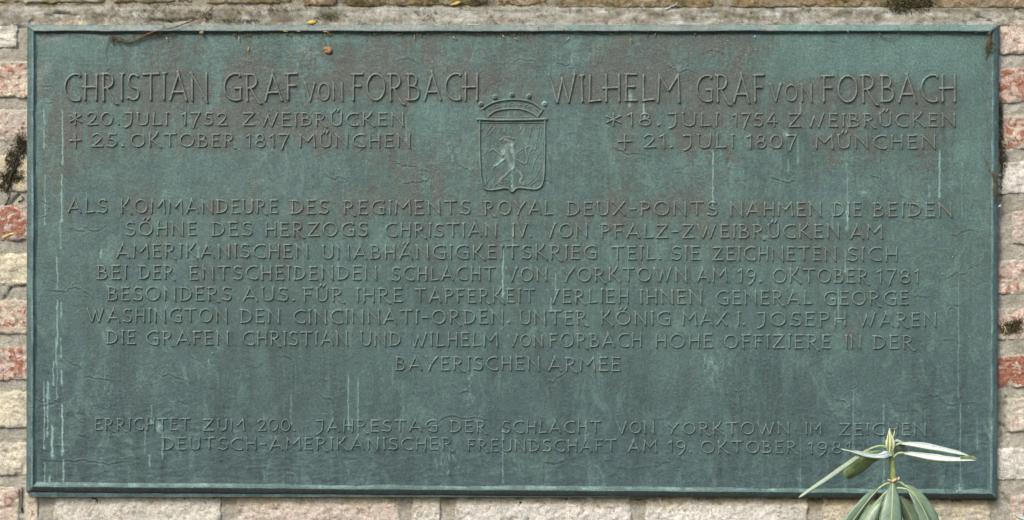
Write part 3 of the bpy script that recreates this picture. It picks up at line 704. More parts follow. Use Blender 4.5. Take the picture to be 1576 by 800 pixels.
WALL_D = 10.0      # face of the wall lies 10 mm behind the face of the plate
bseed = 0
for (a, b, t, bt, c, r) in BR_:
    bseed += 1
    vis = (b > -10 and a < 1590 and bt > -10 and t < 815)
    st = 2.3 if vis else 12.0
    nx = max(4, int((b - a) / st)); nz = max(4, int((bt - t) / st))
    # edge rows are packed close for the worn arris
    ex = np.concatenate([[-.0, 1.2, 2.6], np.linspace(4.5, b - a - 4.5, nx), [b - a - 2.6, b - a - 1.2, b - a]])
    ez = np.concatenate([[-.0, 1.2, 2.6], np.linspace(4.5, bt - t - 4.5, nz), [bt - t - 2.6, bt - t - 1.2, bt - t]])
    LX, LZ = np.meshgrid(ex, ez)
    dx = np.minimum(LX, (b - a) - LX); dz = np.minimum(LZ, (bt - t) - LZ)
    de = np.minimum(dx, dz)
    px = a + LX; py = t + LZ
    crn = np.clip(1 - np.hypot(np.clip(9 - dx, 0, 9), np.clip(9 - dz, 0, 9)) / 9, 0, 1)
    wob = fbm(px / 22, py / 22, 300 + bseed, 3); wob2 = fbm(px / 6, py / 6, 340, 3)
    f = np.clip(1 - de / 9, 0, 1)
    px = px + np.where(LX < (b - a) / 2, 1, -1) * f * (dx < 9) * (1.2 + 2.6 * wob + 1.0 * wob2)
    py = py + np.where(LZ < (bt - t) / 2, 1, -1) * f * (dz < 9) * (1.0 + 2.2 * wob2 + 1.6 * wob)
    hgt = 1.2 - 4.5 * (1 - np.clip(de / 3.0, 0, 1)) ** 2 - 3.0 * (1 - crn) ** 3
    hgt = hgt + 1.5 * fbm(px / 40, py / 30, 400 + bseed) + 1.3 * fbm(px / 11, py / 11, 77) + .9 * fbm(px / 4.5, py / 4.5, 78) - 1.6 * np.clip(fbm(px / 8, py / 6, 79) * 4 - 1.3, 0, 1)
    spall = fbm(px / 24 + .7 * wob2, py / 20 + .7 * wob, 500 + bseed, 5)
    hgt = hgt - 1.6 * np.clip((spall - .20) * 6, 0, 1)
    dep = WALL_D - hgt
    # the four sides run back into the wall
    V = [Parr(px, py, dep).reshape(-1, 3)]
    nr, nc = px.shape
    F = [grid_faces(nr, nc)]
    ring = np.concatenate([np.arange(nc), np.arange(1, nr) * nc + nc - 1, (nr - 1) * nc + np.arange(nc - 2, -1, -1), np.arange(nr - 2, 0, -1) * nc])
    back = Parr(px.ravel()[ring], py.ravel()[ring], np.full(len(ring), WALL_D + 40.0))
    V.append(back); nb = nr * nc; k = len(ring); ii = np.arange(k); jj = (ii + 1) % k
    F.append(np.stack([ring[ii], ring[jj], nb + jj, nb + ii], -1))
    V = np.concatenate(V); F = np.concatenate(F)
    sme = np.clip(1.05 - de / (5.5 + 9 * (fbm(px / 17, py / 17, 620 + bseed) + .35)) + .9 * wob2, 0, 1) * (de < 22)
    sme = np.concatenate([sme.ravel(), np.ones(k)])
    ag, so, ye = stains(px.ravel(), py.ravel())
    ag = np.concatenate([ag, np.zeros(k)]); so = np.concatenate([so, np.zeros(k)]); ye = np.concatenate([ye, np.zeros(k)])
    cen = np.array(P((a + b) / 2, (t + bt) / 2, WALL_D))
    o = mesh_obj('brick', V - cen, F, M_BRICK, wall, True, {'algae': ag, 'soot_shade': so, 'yellow': ye, 'smear': sme})
    o.location = cen - np.array(wall.location)
    jt = 1 + random.uniform(-.07, .07)
    o['wash'] = [c[0] * jt, c[1] * jt, c[2] * jt * random.uniform(.94, 1.04)]
    o['red'] = float(r)

# mortar bed: one rough sheet in front of and between the bricks, left out where only the plaque's back is
ms = 2.6
mx = np.arange(-360, 1830, ms); my = np.arange(-130, 900, ms)
MX, MY = np.meshgrid(mx, my)
keep = np.ones((len(my) - 1, len(mx) - 1), bool)
cx = (mx[:-1] + mx[1:]) / 2; cy = (my[:-1] + my[1:]) / 2
keep[np.ix_((cy > 110) & (cy < 690), (cx > 130) & (cx < 1450))] = False
far = np.zeros_like(keep)
# smear: how far the mortar stands towards us
mh = -1.6 + 1.6 * fbm(MX / 30, MY / 14, 601) + 1.1 * fbm(MX / 9, MY / 7, 602) + .8 * fbm(MX / 3.6, MY / 3.6, 603, 2)
topband = ((MY > 12) & (MY < 40) & (MX > -400) & (MX < 1560))
mh = mh + topband * (2.6 + 1.2 * fbm(MX / 60, MY / 10, 604))
mh = mh - 0.1
for (q, w_) in [([(30, 300), (4, 330)], 2.2), ([(8, 460), (18, 443), (38, 440)], 1.6), ([(36, 752), (34, 790)], 1.4), ([(1548, 610), (1545, 655), (1548, 668)], 1.6), ([(1538, 650), (1542, 680)], 1.4), ([(1540, 420), (1576, 425)], 1.2), ([(52, 30), (47, 34), (45, 40)], 1.8), ([(70, 24), (92, 20), (120, 24)], 1.4), ([(233, 30), (262, 34), (300, 29)], 1.5), ([(1500, 24), (1526, 33)], 1.5), ([(1543, 760), (1556, 780)], 1.6)]:
    q = np.array(q, float)
    for k in range(len(q) - 1):
        d_ = q[k + 1] - q[k]; l2 = (d_ ** 2).sum()
        tt = np.clip(((MX - q[k][0]) * d_[0] + (MY - q[k][1]) * d_[1]) / l2, 0, 1)
        dd = np.hypot(MX - q[k][0] - tt * d_[0] + 1.5 * wr[0, 0], MY - q[k][1] - tt * d_[1])
        dd = dd + 1.6 * fbm(MX / 7, MY / 7, 605)
        mh = mh - 4.5 * np.exp(-(dd / w_) ** 2)
ag, so, ye = stains(MX.ravel(), MY.ravel())
lime = np.clip(topband * (fbm(MX / 40, MY / 7, 611, 5) * 2.4 + .12) + .0, 0, 1).ravel()
lime = np.maximum(lime, (np.exp(-((MX - 690) / 170) ** 2 - ((MY - 23) / 7) ** 2) * (.7 + .8 * fbm(MX / 6, MY / 6, 612))).ravel())
lime = np.clip(lime, 0, 1)
V = Parr(MX, MY, WALL_D - mh).reshape(-1, 3)
Fq = grid_faces(len(my), len(mx), keep)
used = np.zeros(len(V), bool); used[Fq.ravel()] = True
remap = np.cumsum(used) - 1
mesh_obj('mortar', to_wall(V[used]), remap[Fq], M_MORTAR, wall, True, {'algae': ag[used], 'soot_shade': so[used], 'yellow': ye[used], 'lime': lime[used]})

# ------------------------------------------------------------------ the plaque
plaque = tag(empty('bronze_plaque', P(788, 763, 14)), 'large rectangular green bronze memorial plaque with raised lettering on the brick wall', 'plaque')
PO = np.array(plaque.location)
V = Parr(GX, GY, -H).reshape(-1, 3) - PO
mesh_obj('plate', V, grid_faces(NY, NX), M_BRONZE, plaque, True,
         {'brown': brown, 'cool': cool, 'verd': verd, 'dark': dark, 'pale': pale, 'dust': dust, 'worn_highlight': np.zeros(NX * NY)})

# rim: a ridge run round the edge (inset, height toward us)
prof = [(0.4, -14.5), (0.0, -6.0), (0.2, 0.0), (0.7, 0.9), (3.2, 2.7), (6.0, 4.7), (8.0, 5.9), (9.0, 6.3), (9.8, 5.8), (10.8, 4.1), (12.0, 2.3), (13.4, 0.9), (15.5, 0.0), (18.0, -1.6)]
NP = 14
assert len(prof) == NP
cor = [TL, TR, BR, BL]
path = []
for k in range(4):
    A, B = np.array(cor[k]), np.array(cor[(k + 1) % 4])
    L = np.hypot(*(B - A)); n = int(L / 5)
    d_ = (B - A) / L; inn = np.array([-d_[1], d_[0]])
    for i in range(n):
        u = i / n
        path.append((A + (B - A) * u, inn, k, u * L, L))
N = len(path)
PXY = np.zeros((N, NP, 2)); HH = np.zeros((N, NP)); side_id = np.zeros((N, NP)); pos_t = np.zeros((N, NP))
cen = np.array([788.0, 403.0])
for i, (p, inn, k, s, L) in enumerate(path):
    # mitre: near a corner the inset turns diagonal
    prev = path[i - 1][1]
    for j, (t, h) in enumerate(prof):
        q = p + inn * t
        if i == 0 or path[i - 1][2] != k: q = p + inn * t + prev * t
        elif s < t: q = p + inn * t + (np.array([inn[1], -inn[0]])) * (t - s) 
        elif L - s < t: q = p + inn * t - (np.array([inn[1], -inn[0]])) * (t - (L - s))
        wv = 0.7 * mnoise.noise(Vector((s / 60, k * 7.7, j * .05))) + .35 * mnoise.noise(Vector((s / 14, k * 3.1, j * .3)))
        if 1 <= j <= 12: q = q + inn * wv * (0.5 if j < 4 else 1.2)
        PXY[i, j] = q; HH[i, j] = h * (.62 if k in (1, 3) else .9) + (.55 * wv if j > 2 else 0) - (.25 if k in (1, 3) and j in (6, 7, 8) else 0); side_id[i, j] = k; pos_t[i, j] = t
V = Parr(PXY[..., 0], PXY[..., 1], -HH).reshape(-1, 3) - PO
ii = np.arange(N); jn = (ii + 1) % N
F = np.concatenate([np.stack([ii * NP + j, jn * NP + j, jn * NP + j + 1, ii * NP + j + 1], -1) for j in range(NP - 1)])
qx, qy = PXY[..., 0], PXY[..., 1]
bot = side_id == 2; top_ = side_id == 0
nz = fbm(qx / 18, qy / 18, 700)
r_pale = np.where(bot & (pos_t > 9) & (pos_t < 17), -.12 + .6 * nz + .2 * np.clip(1.5 - np.abs(pos_t - 12.5), 0, 1), 0) + np.where(top_ & (pos_t < 9), .10 + .25 * nz, 0) + np.where((side_id % 2 == 1) & (np.abs(pos_t - 9) < 1.2), .22 + .4 * nz, 0)  # verdigris deposit, plus sky light painted onto the upward rim slopes
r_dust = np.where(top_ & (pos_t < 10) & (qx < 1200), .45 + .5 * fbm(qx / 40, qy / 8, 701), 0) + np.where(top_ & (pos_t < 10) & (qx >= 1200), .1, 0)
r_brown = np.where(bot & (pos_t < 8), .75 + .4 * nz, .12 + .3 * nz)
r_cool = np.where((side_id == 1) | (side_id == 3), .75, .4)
r_dark = np.where(top_ & (pos_t > 11), .45 + .5 * nz, 0) + np.where(bot & (pos_t < 9), .55 + .4 * nz, 0) + np.where((side_id % 2 == 1) & (pos_t > 11), .25, 0)  # shade of the downward and inner rim slopes painted into the colour
cl = lambda a: np.clip(a, 0, 1)
mesh_obj('rim', V, F, M_BRONZE, plaque, True, {'brown': cl(r_brown), 'cool': cl(r_cool), 'verd': cl(np.where(top_ & (qx > 1180), .5, 0) + 0 * qx), 'dark': cl(r_dark), 'pale': cl(r_pale), 'dust': cl(r_dust), 'worn_highlight': 0 * qx})

# raised strokes: a rounded ridge with a spread foot, sitting on the plate's own waviness
SEC = np.array([(-1.0, -.22), (-.74, .10), (-.52, .66), (-.28, .94), (0, 1.0), (.28, .94), (.52, .66), (.74, .10), (1.0, -.22)])
SECW = np.array([0, .05, .55, .9, 1, .9, .55, .05, 0])
def ridge(acc_v, acc_f, acc_w, pts, hw, hh, step=2.2, flare=.22):
    p = resample(pts, step)
    n = len(p)
    t = np.gradient(p, axis=0); t /= np.maximum(np.hypot(t[:, 0], t[:, 1]), 1e-6)[:, None]
    nm = np.stack([-t[:, 1], t[:, 0]], -1)
    closed = np.hypot(*(p[0] - p[-1])) < 0.3 and n > 8
    s = np.concatenate([[0], np.cumsum(np.hypot(*(p[1:] - p[:-1]).T))]); L = s[-1]
    e = np.minimum(s, L - s)
    wsc = np.ones(n) if closed else 1 + flare * np.exp(-e / (hw * 1.6))
    wsc = wsc * (1 + .07 * vnoise(p[:, 0] / 5, p[:, 1] / 5, 9) - .03)
    if not closed:         # round the ends off
        p = np.concatenate([[p[0] - t[0] * hw * .75], [p[0] - t[0] * hw * .45], p, [p[-1] + t[-1] * hw * .45], [p[-1] + t[-1] * hw * .75]])
        nm = np.concatenate([[nm[0]] * 2, nm, [nm[-1]] * 2]); wsc = np.concatenate([[.55, .95], wsc, [.95, .55]])
        hs = np.concatenate([[-.05, .72], np.ones(n), [.72, -.05]]); n += 4
    else: hs = np.ones(n)
    X = p[:, None, 0] + nm[:, None, 0] * SEC[None, :, 0] * (hw * wsc)[:, None]
    Y = p[:, None, 1] + nm[:, None, 1] * SEC[None, :, 0] * (hw * wsc)[:, None]
    base = height(p[:, 0], p[:, 1])[:, None]
    hv = hs * (1 + .12 * (vnoise(p[:, 0] / 8, p[:, 1] / 8, 19) - .5))
    Z = base + np.where(SEC[None, :, 1] > 0, SEC[None, :, 1] * hh * hv[:, None], SEC[None, :, 1] * 1.6)
    b0 = sum(len(a) for a in acc_v)
    acc_v.append(Parr(X, Y, -Z).reshape(-1, 3) - PO)
    acc_f.append(grid_faces(n, len(SEC)) + b0)
    acc_w.append((np.clip(SECW[None, :] * hs[:, None], 0, 1) * np.ones((n, 1)) * (.38 + .6 * vnoise(p[:, 0] / 9, p[:, 1] / 9, 29))[:, None]).ravel())

def relief(name, strokes, parent, label=None):
    av, af, aw = [], [], []
    for (pts, hw, hh) in strokes: ridge(av, af, aw, pts, hw, hh)
    v = np.concatenate(av); f = np.concatenate(af); wn = np.concatenate(aw)
    qx = (v[:, 0] + PO[0]) / MM + 788; qy = 400 - (v[:, 2] + PO[2]) / MM
    g = {k: pick(F_, qx, qy) for k, F_ in (('brown', brown), ('cool', cool), ('verd', verd), ('pale', pale), ('dust', dust))}
    g['dark'] = 0 * wn; g['worn_highlight'] = wn; g['brown'] = np.clip(g['brown'] * .8, 0, 1)
    o = mesh_obj(name, v, f, M_BRONZE, parent, True, g)
    if label: o['label'] = label
    return o

for wd, strokes in LAID:
    cap = wd[4]
    hw, hh = (2.4, 2.5) if cap > 30 else ((2.0, 2.0) if cap > 24 else ((1.8, 1.8) if cap > 18 else (1.7, 1.65)))
    nm = {'*': 'birth_star', '+': 'death_cross'}.get(wd[0], 'raised_word')
    relief(nm, [(p, hw, hh) for p in strokes], plaque)

# ---- coat of arms
def ellipse(cx, cy, rx, ry, a0=0, a1=360, n=24): return [(cx + rx * math.cos(math.radians(a)), cy + ry * math.sin(math.radians(a))) for a in np.linspace(a0, a1, n)]
sh_out = [(738.5, 184), (738.2, 210), (738.6, 240), (740.5, 270), (742.5, 283), (747, 290.5), (756, 292.2), (768, 290.6), (778, 289), (783, 290.5), (788, 295.5),
          (793, 290.5), (799, 288.6), (812, 290), (824, 291), (832, 287.5), (836, 279), (837.8, 262), (838.5, 230), (838.6, 184)]
shield = relief('coat_of_arms', [(spline(sh_out, 90), 2.3, 2.6)], plaque, 'relief shield outline with a curved foot')
# the shield's own field, slightly domed
def kid(name, strokes): 
    o = relief(name, strokes, shield); return o
kid('shield_bar', [([(735, 183.5), (770, 184.6), (810, 184.2), (841, 183)], 2.9, 3.4), ([(738, 188.5), (838, 188.8)], 1.2, 1.2)])
crown = [(spline([(741, 168.5), (752, 161), (766, 155.8), (788, 153), (810, 155), (824, 160.5), (836, 169)], 40), 2.0, 2.6),
         (spline([(749, 181), (760, 172), (772, 168.5), (788, 167), (803, 168), (816, 172.5), (829, 181)], 40), 1.7, 2.2),
         ([(742, 169), (746, 175), (751, 181)], 1.7, 2.0), ([(835, 169), (831, 175), (826, 180)], 1.7, 2.0),
         ([(752, 181.5), (756, 183)], 1.4, 1.4), ([(758, 179.6), (790, 180.5), (820, 180)], 1.0, .6)]
for cx, cy in ((764, 163.5), (788, 160.5), (811, 163.2)): crown.append((ellipse(cx, cy, 4.4, 2.1, 8, 368, 14), .9, .9))
for cx, cy in ((752, 168), (776, 161.6), (800, 161.6), (824, 168)): crown.append(([(cx, cy), (cx + 1.5, cy)], 1.2, 1.0))
kid('crown_band', crown)
for cx, cy in ((740, 160.2), (762, 149.2), (788, 145.6), (814, 148), (838, 160)):
    vs_, fs_ = [], []
    bm = bmesh.new(); bmesh.ops.create_icosphere(bm, subdivisions=3, radius=4.4 * MM)
    c0 = Vector(P(cx, cy, -0.2)); c0 = c0 - Vector(PO)
    n_ = len(bm.verts)
    vv = [tuple(Vector((v.co.x, v.co.y * .5, v.co.z)) + c0) for v in bm.verts]; ff = [tuple(v.index for v in f.verts) for f in bm.faces]
    bm.free()
    n0 = np.zeros(n_)
    mesh_obj('crown_pearl', vv, ff, M_BRONZE, shield, True, {'brown': n0 + .3, 'cool': n0, 'verd': n0 + .2, 'dark': n0, 'pale': n0 + (.6 if cx == 838 else 0.05), 'dust': n0, 'worn_highlight': n0 + .35})
    kid('pearl_ring', [(ellipse(cx, cy, 2.0, 2.0, 0, 360, 12), .8, 3.9)])
# heraldic lion in low relief with the diagonal lozenges behind it
lion = []
def sk(p, hw, hh, n=12): lion.append((spline(p, n) if len(p) > 2 else p, hw * 1.3, hh * .5))
sk([(770, 216), (776, 211.5), (784, 211), (791, 214)], 1.9, 1.6)                      # mane / head
sk([(777, 215), (784, 218), (789, 222), (789, 229)], 2.6, 1.9)
sk([(783, 224), (780, 232), (781, 242), (786, 252), (788, 260)], 4.6, 2.1, 16)         # body
sk([(788, 228), (791, 238), (792, 248), (790, 258)], 3.4, 1.8, 14)
sk([(780, 236), (772, 239), (764, 233), (757, 229)], 1.9, 1.6)                        # fore paws
sk([(757, 229), (753, 233)], 1.2, 1.2); sk([(757, 229), (757, 225)], 1.2, 1.2)
sk([(779, 244), (773, 247), (767, 253), (761, 256)], 2.0, 1.6); sk([(761, 256), (758, 260)], 1.1, 1.2)
sk([(773, 233), (773, 241)], 1.6, 1.4)
sk([(787, 258), (782, 266), (776, 272), (768, 279), (772, 282)], 2.3, 1.6)             # hind legs
sk([(790, 256), (798, 264), (804, 272), (800, 280), (806, 284)], 2.3, 1.6)
sk([(792, 244), (800, 248), (808, 252), (812, 244), (809, 232), (812, 225), (818, 227), (816, 233)], 1.5, 1.5, 20)   # tail
sk([(790, 240), (797, 234), (806, 228)], 1.1, .9); sk([(796, 246), (806, 250)], 1.0, .9); sk([(812, 225), (808, 221)], 1.0, 1.0); sk([(818, 227), (822, 230)], 1.0, 1.0)
kid('lion', lion)
loz = []
for q in [[(744, 240), (752, 229)], [(742, 262), (749, 250)], [(748, 283), (753, 274)], [(757, 285), (762, 274)], [(747, 284), (748, 270)], [(762, 285), (775, 277), (784, 278)],
          [(813, 218), (818, 196)], [(824, 230), (830, 194)], [(819, 262), (823, 248), (833, 232)], [(826, 272), (832, 256), (833, 248)], [(806, 280), (812, 284), (820, 276)], [(744, 212), (756, 194)],
          [(752, 208), (762, 196)], [(780, 192), (776, 204)], [(800, 202), (804, 194)], [(832, 214), (833, 200)], [(836, 214), (836, 282)], [(816, 285), (828, 276)], [(770, 196), (768, 204)]]:
    loz.append((q, 1.0, .75))
kid('lozenge_field', loz)

# small crumbs of grit and blown plaster stuck on the plate are dotted over it
def crumbs(name, pts, mat, label, group=None, cat='crumb'):
    vs_, fs_ = [], []
    for (x, y, d, r) in pts:
        c0 = Vector(P(x, y, d)); b0 = len(vs_)
        ax = Vector((random.gauss(0, 1), random.gauss(0, .4), random.gauss(0, 1))).normalized() * r * MM * random.uniform(.8, 1.6)
        bx = ax.cross(Vector((0, 1, 0))).normalized() * r * MM * random.uniform(.4, .8); cxv = Vector((0, -r * MM * random.uniform(.4, .9), 0))
        for q in (ax, -ax, bx, -bx, cxv, -cxv): vs_.append(c0 + q + Vector([random.gauss(0, .12 * r * MM) for _ in range(3)]))
        for f in ((0, 2, 4), (2, 1, 4), (1, 3, 4), (3, 0, 4), (2, 0, 5), (1, 2, 5), (3, 1, 5), (0, 3, 5)): fs_.append(tuple(b0 + q for q in f))
    o = mesh_obj(name, vs_, fs_, mat, None, False)
    tag(o, label, cat, group, 'stuff')
    return o
pts = []
for _ in range(420):                           # caught in the groove under the top rim
    x = random.choice([random.uniform(60, 1500), random.gauss(760, 170), random.gauss(400, 90)])
    if 55 < x < 1520: pts.append((x, 52 + random.expovariate(1 / 1.6), -2.6, random.uniform(.5, 1.5)))
for _ in range(60):
    pts.append((random.uniform(200, 1480), 38 + random.uniform(0, 9), -6.5 - random.uniform(0, 2), random.uniform(.4, 1.1)))
crumbs('crumbs', pts, M_DEBRIS, 'brown crumbs of plant litter caught under the top rim of the plaque')
pts = [(440, 232, -2, 1), (862, 90, -1.6, 1.2), (1162, 56, -2, 1.8), (1163, 76, -2, 1.3), (1077, 56, -2, 1.4), (327, 543, -1.5, 1.4), (1245, 346, -1.5, 1.2), (1120, 62, -2, .8), (380, 548, -1.3, .8), (1466, 395, -1.6, 1.4),
       (1520, 125, -2, 1.7), (1524, 148, -3, 1.2), (1482, 41, -6, 1.5), (1502, 50, -4, 1.3), (1473, 756, -4, 1.6), (1093, 497, -1, .9), (793, 70, -1.5, .9), (736, 63, -1.4, .9), (754, 78, -1.4, 1), (640, 90, -1.5, .8)]
for _ in range(70): pts.append((random.uniform(70, 1500), random.uniform(58, 740), -1.2, random.uniform(.25, .6)))
crumbs('grit', pts, M_GRIT, 'pale grains of grit stuck on the face of the plaque')

# ---- twigs and roots
def root(name, strands, mat, label, cat='root', n=5):
    vs_, fs_ = [], []
    for (pts, r) in strands:
        q = spline(pts, max(6, len(pts) * 5))
        q = [Vector(P(a[0] + random.gauss(0, .35), a[1] + random.gauss(0, .35), a[2] + random.gauss(0, .2))) for a in q]
        m = len(q); rad = [r * MM * (1 - .55 * i / (m - 1)) * random.uniform(.8, 1.2) for i in range(m)]
        tube(vs_, fs_, q, rad, n)
    return tag(mesh_obj(name, vs_, fs_, mat, None, True), label, cat)

st = [([(328, 10, 8), (318, 20, 4), (300, 30, 0), (280, 38, -7), (262, 43, -9), (240, 47, -7.5), (226, 52, -4), (212, 60, -3), (200, 66, -3), (188, 65, -3), (178, 59, -2.5), (169, 55, -2.5)], .7),
      ([(240, 48, -8), (222, 55, -5), (205, 64, -4), (190, 62, -4), (176, 62, -3)], .8), ([(300, 29, -2), (270, 42, -9), (238, 49, -8)], .6), ([(169, 55, -2.5), (166, 66, -2), (163, 80, -1.6), (165, 92, -1.6)], .5),
      ([(172, 58, -2.6), (174, 68, -2.2), (176, 66, -3)], .9)]
for _ in range(90):
    x = random.uniform(166, 250); y = 65 - abs(x - 190) * .3 + random.gauss(0, 3.0); a = random.uniform(-1, 1)
    st.append(([(x, y, -3.4), (x + 5 * math.cos(a), y + 3.5 * math.sin(a), -4.2), (x + 8 * math.cos(a + .6), y + 4 * math.sin(a + .8), -3.2)], random.uniform(.2, .45)))
root('dry_root', st, M_ROOT, 'matted brown root hanging over the top rim near the left corner of the plaque')
st = [([(1528, 44, -7), (1523, 52, -8), (1524, 62, -5), (1520, 70, -3.4), (1519, 82, -2.4), (1517, 92, -1.8)], 1.2)]
for _ in range(34):
    x = 1522 + random.gauss(0, 2.2); y = random.uniform(48, 74); st.append(([(x, y, -5), (x + random.gauss(0, 2.5), y + 5, -6), (x + random.gauss(0, 3), y + 10, -4)], random.uniform(.4, .9)))
root('dry_root', st, M_ROOT, 'small brown root tuft dangling in the upper right corner of the plaque')
st = [([(1514, 240, -3), (1519, 252, -5), (1526, 266, -8), (1530, 276, -9), (1540, 290, 8), (1552, 297, 11)], 1.0), ([(1530, 262, -9), (1531, 276, -9), (1533, 290, -8.5), (1531, 304, -8.5)], .8), ([(1530, 276, -9), (1534, 286, -7), (1532, 300, -8), (1529, 308, -7)], .9)]
for _ in range(26):
    y = random.uniform(262, 306); x = 1531 + random.gauss(0, 1.6); st.append(([(x, y, -8.5), (x + random.gauss(0, 2), y + 4, -9.5), (x + random.gauss(0, 3), y + 9, -8.4)], random.uniform(.4, .8)))
root('dry_root', st, M_ROOT, 'thin brown root climbing over the right rim of the plaque')
root('dry_root', [([(1352, 49, -3), (1357, 55, -4), (1366, 58.5, -4), (1376, 57.5, -4), (1382, 52, -5), (1383, 44, -9), (1381, 40, -8)], .75)], M_ROOT, 'fine looped rootlet under the top rim, towards the right end')
st = [([(8, 296, 8), (14, 284, 7), (16, 272, 6), (24, 258, 7), (30, 240, 8), (36, 222, 10), (40, 204, 10)], 1.5), ([(9, 292, 8), (16, 280, 7), (22, 250, 6), (26, 240, 6)], 1.2),
      ([(4, 322, 12), (12, 308, 10), (16, 296, 9)], 1.0), ([(28, 310, 11), (36, 306, 10), (33, 302, 11)], .9)]
for _ in range(80):
    t_ = random.random(); x = 6 + 32 * t_ + random.gauss(0, 3.5); y = 288 - 76 * t_ + random.gauss(0, 5); st.append(([(x, y, 9), (x + random.gauss(0, 3), y + 4, 7), (x + random.gauss(0, 5), y + 8, 9)], random.uniform(.4, .9)))
root('dry_root', st, simple('black_root', (0.07, 0.055, 0.035), 0.95, 300, col2=(0.02, 0.016, 0.012)), 'blackened root tangle filling the crack in the bricks left of the plaque')
root('dry_root', [([(34, 600, 13), (30, 614, 12), (27, 626, 11), (22, 632, 11), (16, 630, 12), (13, 624, 12.5)], .9), ([(28, 622, 11.5), (34, 620, 12)], .8), ([(15, 640, 12.5), (15, 648, 12)], 1.6), ([(36, 580, 13), (34, 600, 13)], .5)],
     bpy.data.materials['black_root'], 'thin black hooked root on the cream brick at the lower left')
root('dry_root', [([(35, 752, 13), (34.5, 768, 13), (33, 786, 12), (29, 788, 12)], .7), ([(33, 782, 12), (36, 790, 12)], 1.6)], bpy.data.materials['black_root'], 'short black root in the joint at the bottom left corner of the wall')
root('straw_stalk', [([(4, 365, 11), (12, 362, 9.5), (20, 359, 9), (32, 356, 10)], 1.9), ([(6, 366, 10), (14, 362, 9), (22, 360, 9)], 1.6), ([(18, 358, 10), (28, 355, 10)], 1.3)], M_STRAW, 'yellow straw stalk lying on the red brick left of the plaque', 'straw')
root('straw_stalk', [([(1541, 506, 11), (1546, 503, 9), (1549, 510, 8), (1554, 514, 9)], 1.1), ([(1545, 500, 9), (1546, 512, 8), (1542, 516, 10)], .9)], M_STRAW, 'bent yellow straw in the moss at the right of the plaque', 'straw')
root('dead_twig', [([(1026, 14, 10), (1033, 10, 8), (1040, 7, 8), (1043, 2, 9)], 1.1), ([(1040, 7, 8), (1044, 9, 8)], 1.5)], M_GRIT, 'short pale twig on the ochre brick above the plaque', 'twig')
root('snail_shell', [([(1536, 319, 3), (1539, 317, 1), (1541, 316, 4)], 2.2)], M_GRIT, 'tiny pale snail shell beside the right rim of the plaque', 'shell', 8)
for (q, lab) in [([(801, 772, 9), (799, 777, 9), (795, 782, 10)], 'small black root stub under the middle of the plaque'), ([(142, 766, 9), (148, 768, 8), (150, 773, 9)], 'small dark rootlet under the lower left edge of the plaque'), ([(284, 762, 9), (284, 768, 9), (283, 772, 10)], 'tiny dark peg of root below the lower edge, left part')]:
    root('root_stub', [(q, 1.3)], bpy.data.materials['black_root'], lab)
# straw bits in the groove, each long enough to see
where = ['crossing the top rim above the name ending at the right end', 'under the rim halfway along', 'under the rim right of the crown', 'under the rim just right of the crown', 'under the rim, short and steep, left of the halfway one', 'under the rim left of the middle', 'leaning below the rim, longer of a close pair', 'below the matted root\'s right end', 'leaning below the rim, shorter of a close pair',
         'hanging lowest right of the middle', 'standing on the rim right of the crown', 'lying flat on the rim, right half', 'lying on the rim just left of the brown leaf scrap', 'longest one, lying under the yellow leaf scrap', 'sitting on the rim above the second name word', 'under the rim straight above the crown', 'lying flat on the rim between root and leaf scraps', 'lying on the rim just right of the crown']
spots_ = iter(where)
for (x, y, a, l) in [(1305, 48, 1.2, 6), (700, 58, .4, 6), (873, 60, 2.4, 7), (795, 60, .5, 6), (638, 57, 1.5, 5), (368, 60, 1.5, 7), (382, 76, 1.9, 6), (257, 60, 1.4, 5), (383, 75, 1.3, 4), (971, 63, 1.4, 8), (866, 45, 1.5, 5), (1174, 45, .2, 4), (440, 48, .2, 7), (502, 49, .1, 8), (368, 46, 1.0, 6), (775, 56, .8, 6), (460, 48, .3, 5), (828, 42, 1.4, 4)]:
    dx, dy = math.cos(a) * l / 2, math.sin(a) * l / 2
    o = root('straw_bit', [([(x - dx, y - dy, -5 if y < 50 else -2.2), (x, y, -5.5 if y < 50 else -2.8), (x + dx, y + dy, -5 if y < 50 else -2.2)], .8)], M_STRAW, 'dry straw bit ' + next(spots_), 'straw')
    o['group'] = 'straw bits caught along the top rim'

# ---- dead leaf scraps
def scrap(name, outline, d, mat, label, bend=1.5):
    n = len(outline); cx_ = sum(p[0] for p in outline) / n; cy_ = sum(p[1] for p in outline) / n
    vs_ = [P(cx_, cy_, d - bend)] + [P(x, y, d + random.uniform(-.4, .4)) for x, y in outline]
    inner = [P((x + cx_) / 2, (y + cy_) / 2, d - bend * .8) for x, y in outline]
    vs_ += inner; fs_ = []
    for i in range(n):
        j = (i + 1) % n
        fs_.append((0, 1 + n + i, 1 + n + j)); fs_.append((1 + n + i, 1 + i, 1 + j, 1 + n + j))
    o = mesh_obj(name, vs_, fs_, mat, None, True)
    m = o.modifiers.new('thickness', 'SOLIDIFY'); m.thickness = .0005
    return tag(o, label, 'leaf')
scrap('dead_leaf', [(497, 77), (499, 73), (504, 71), (509, 72), (511.5, 76), (511, 81), (506, 83), (500, 81), (499, 78), (502, 77)], -1.6, M_BROWNLEAF, 'small round brown leaf scrap stuck on the upper plate', .7)
scrap('dead_leaf', [(472, 34), (480, 31), (488, 33), (487, 35.5), (482, 38), (474, 37.5)], -1, M_YELLOW, 'pale yellow leaf scrap resting on the top rim left of centre')
scrap('dead_leaf', [(692, 7), (699, 4), (706, 1), (712, 3), (707, 6), (700, 8), (694, 9)], 9, M_YELLOW, 'bright yellow leaf scrap on the mossy brick above the plaque')
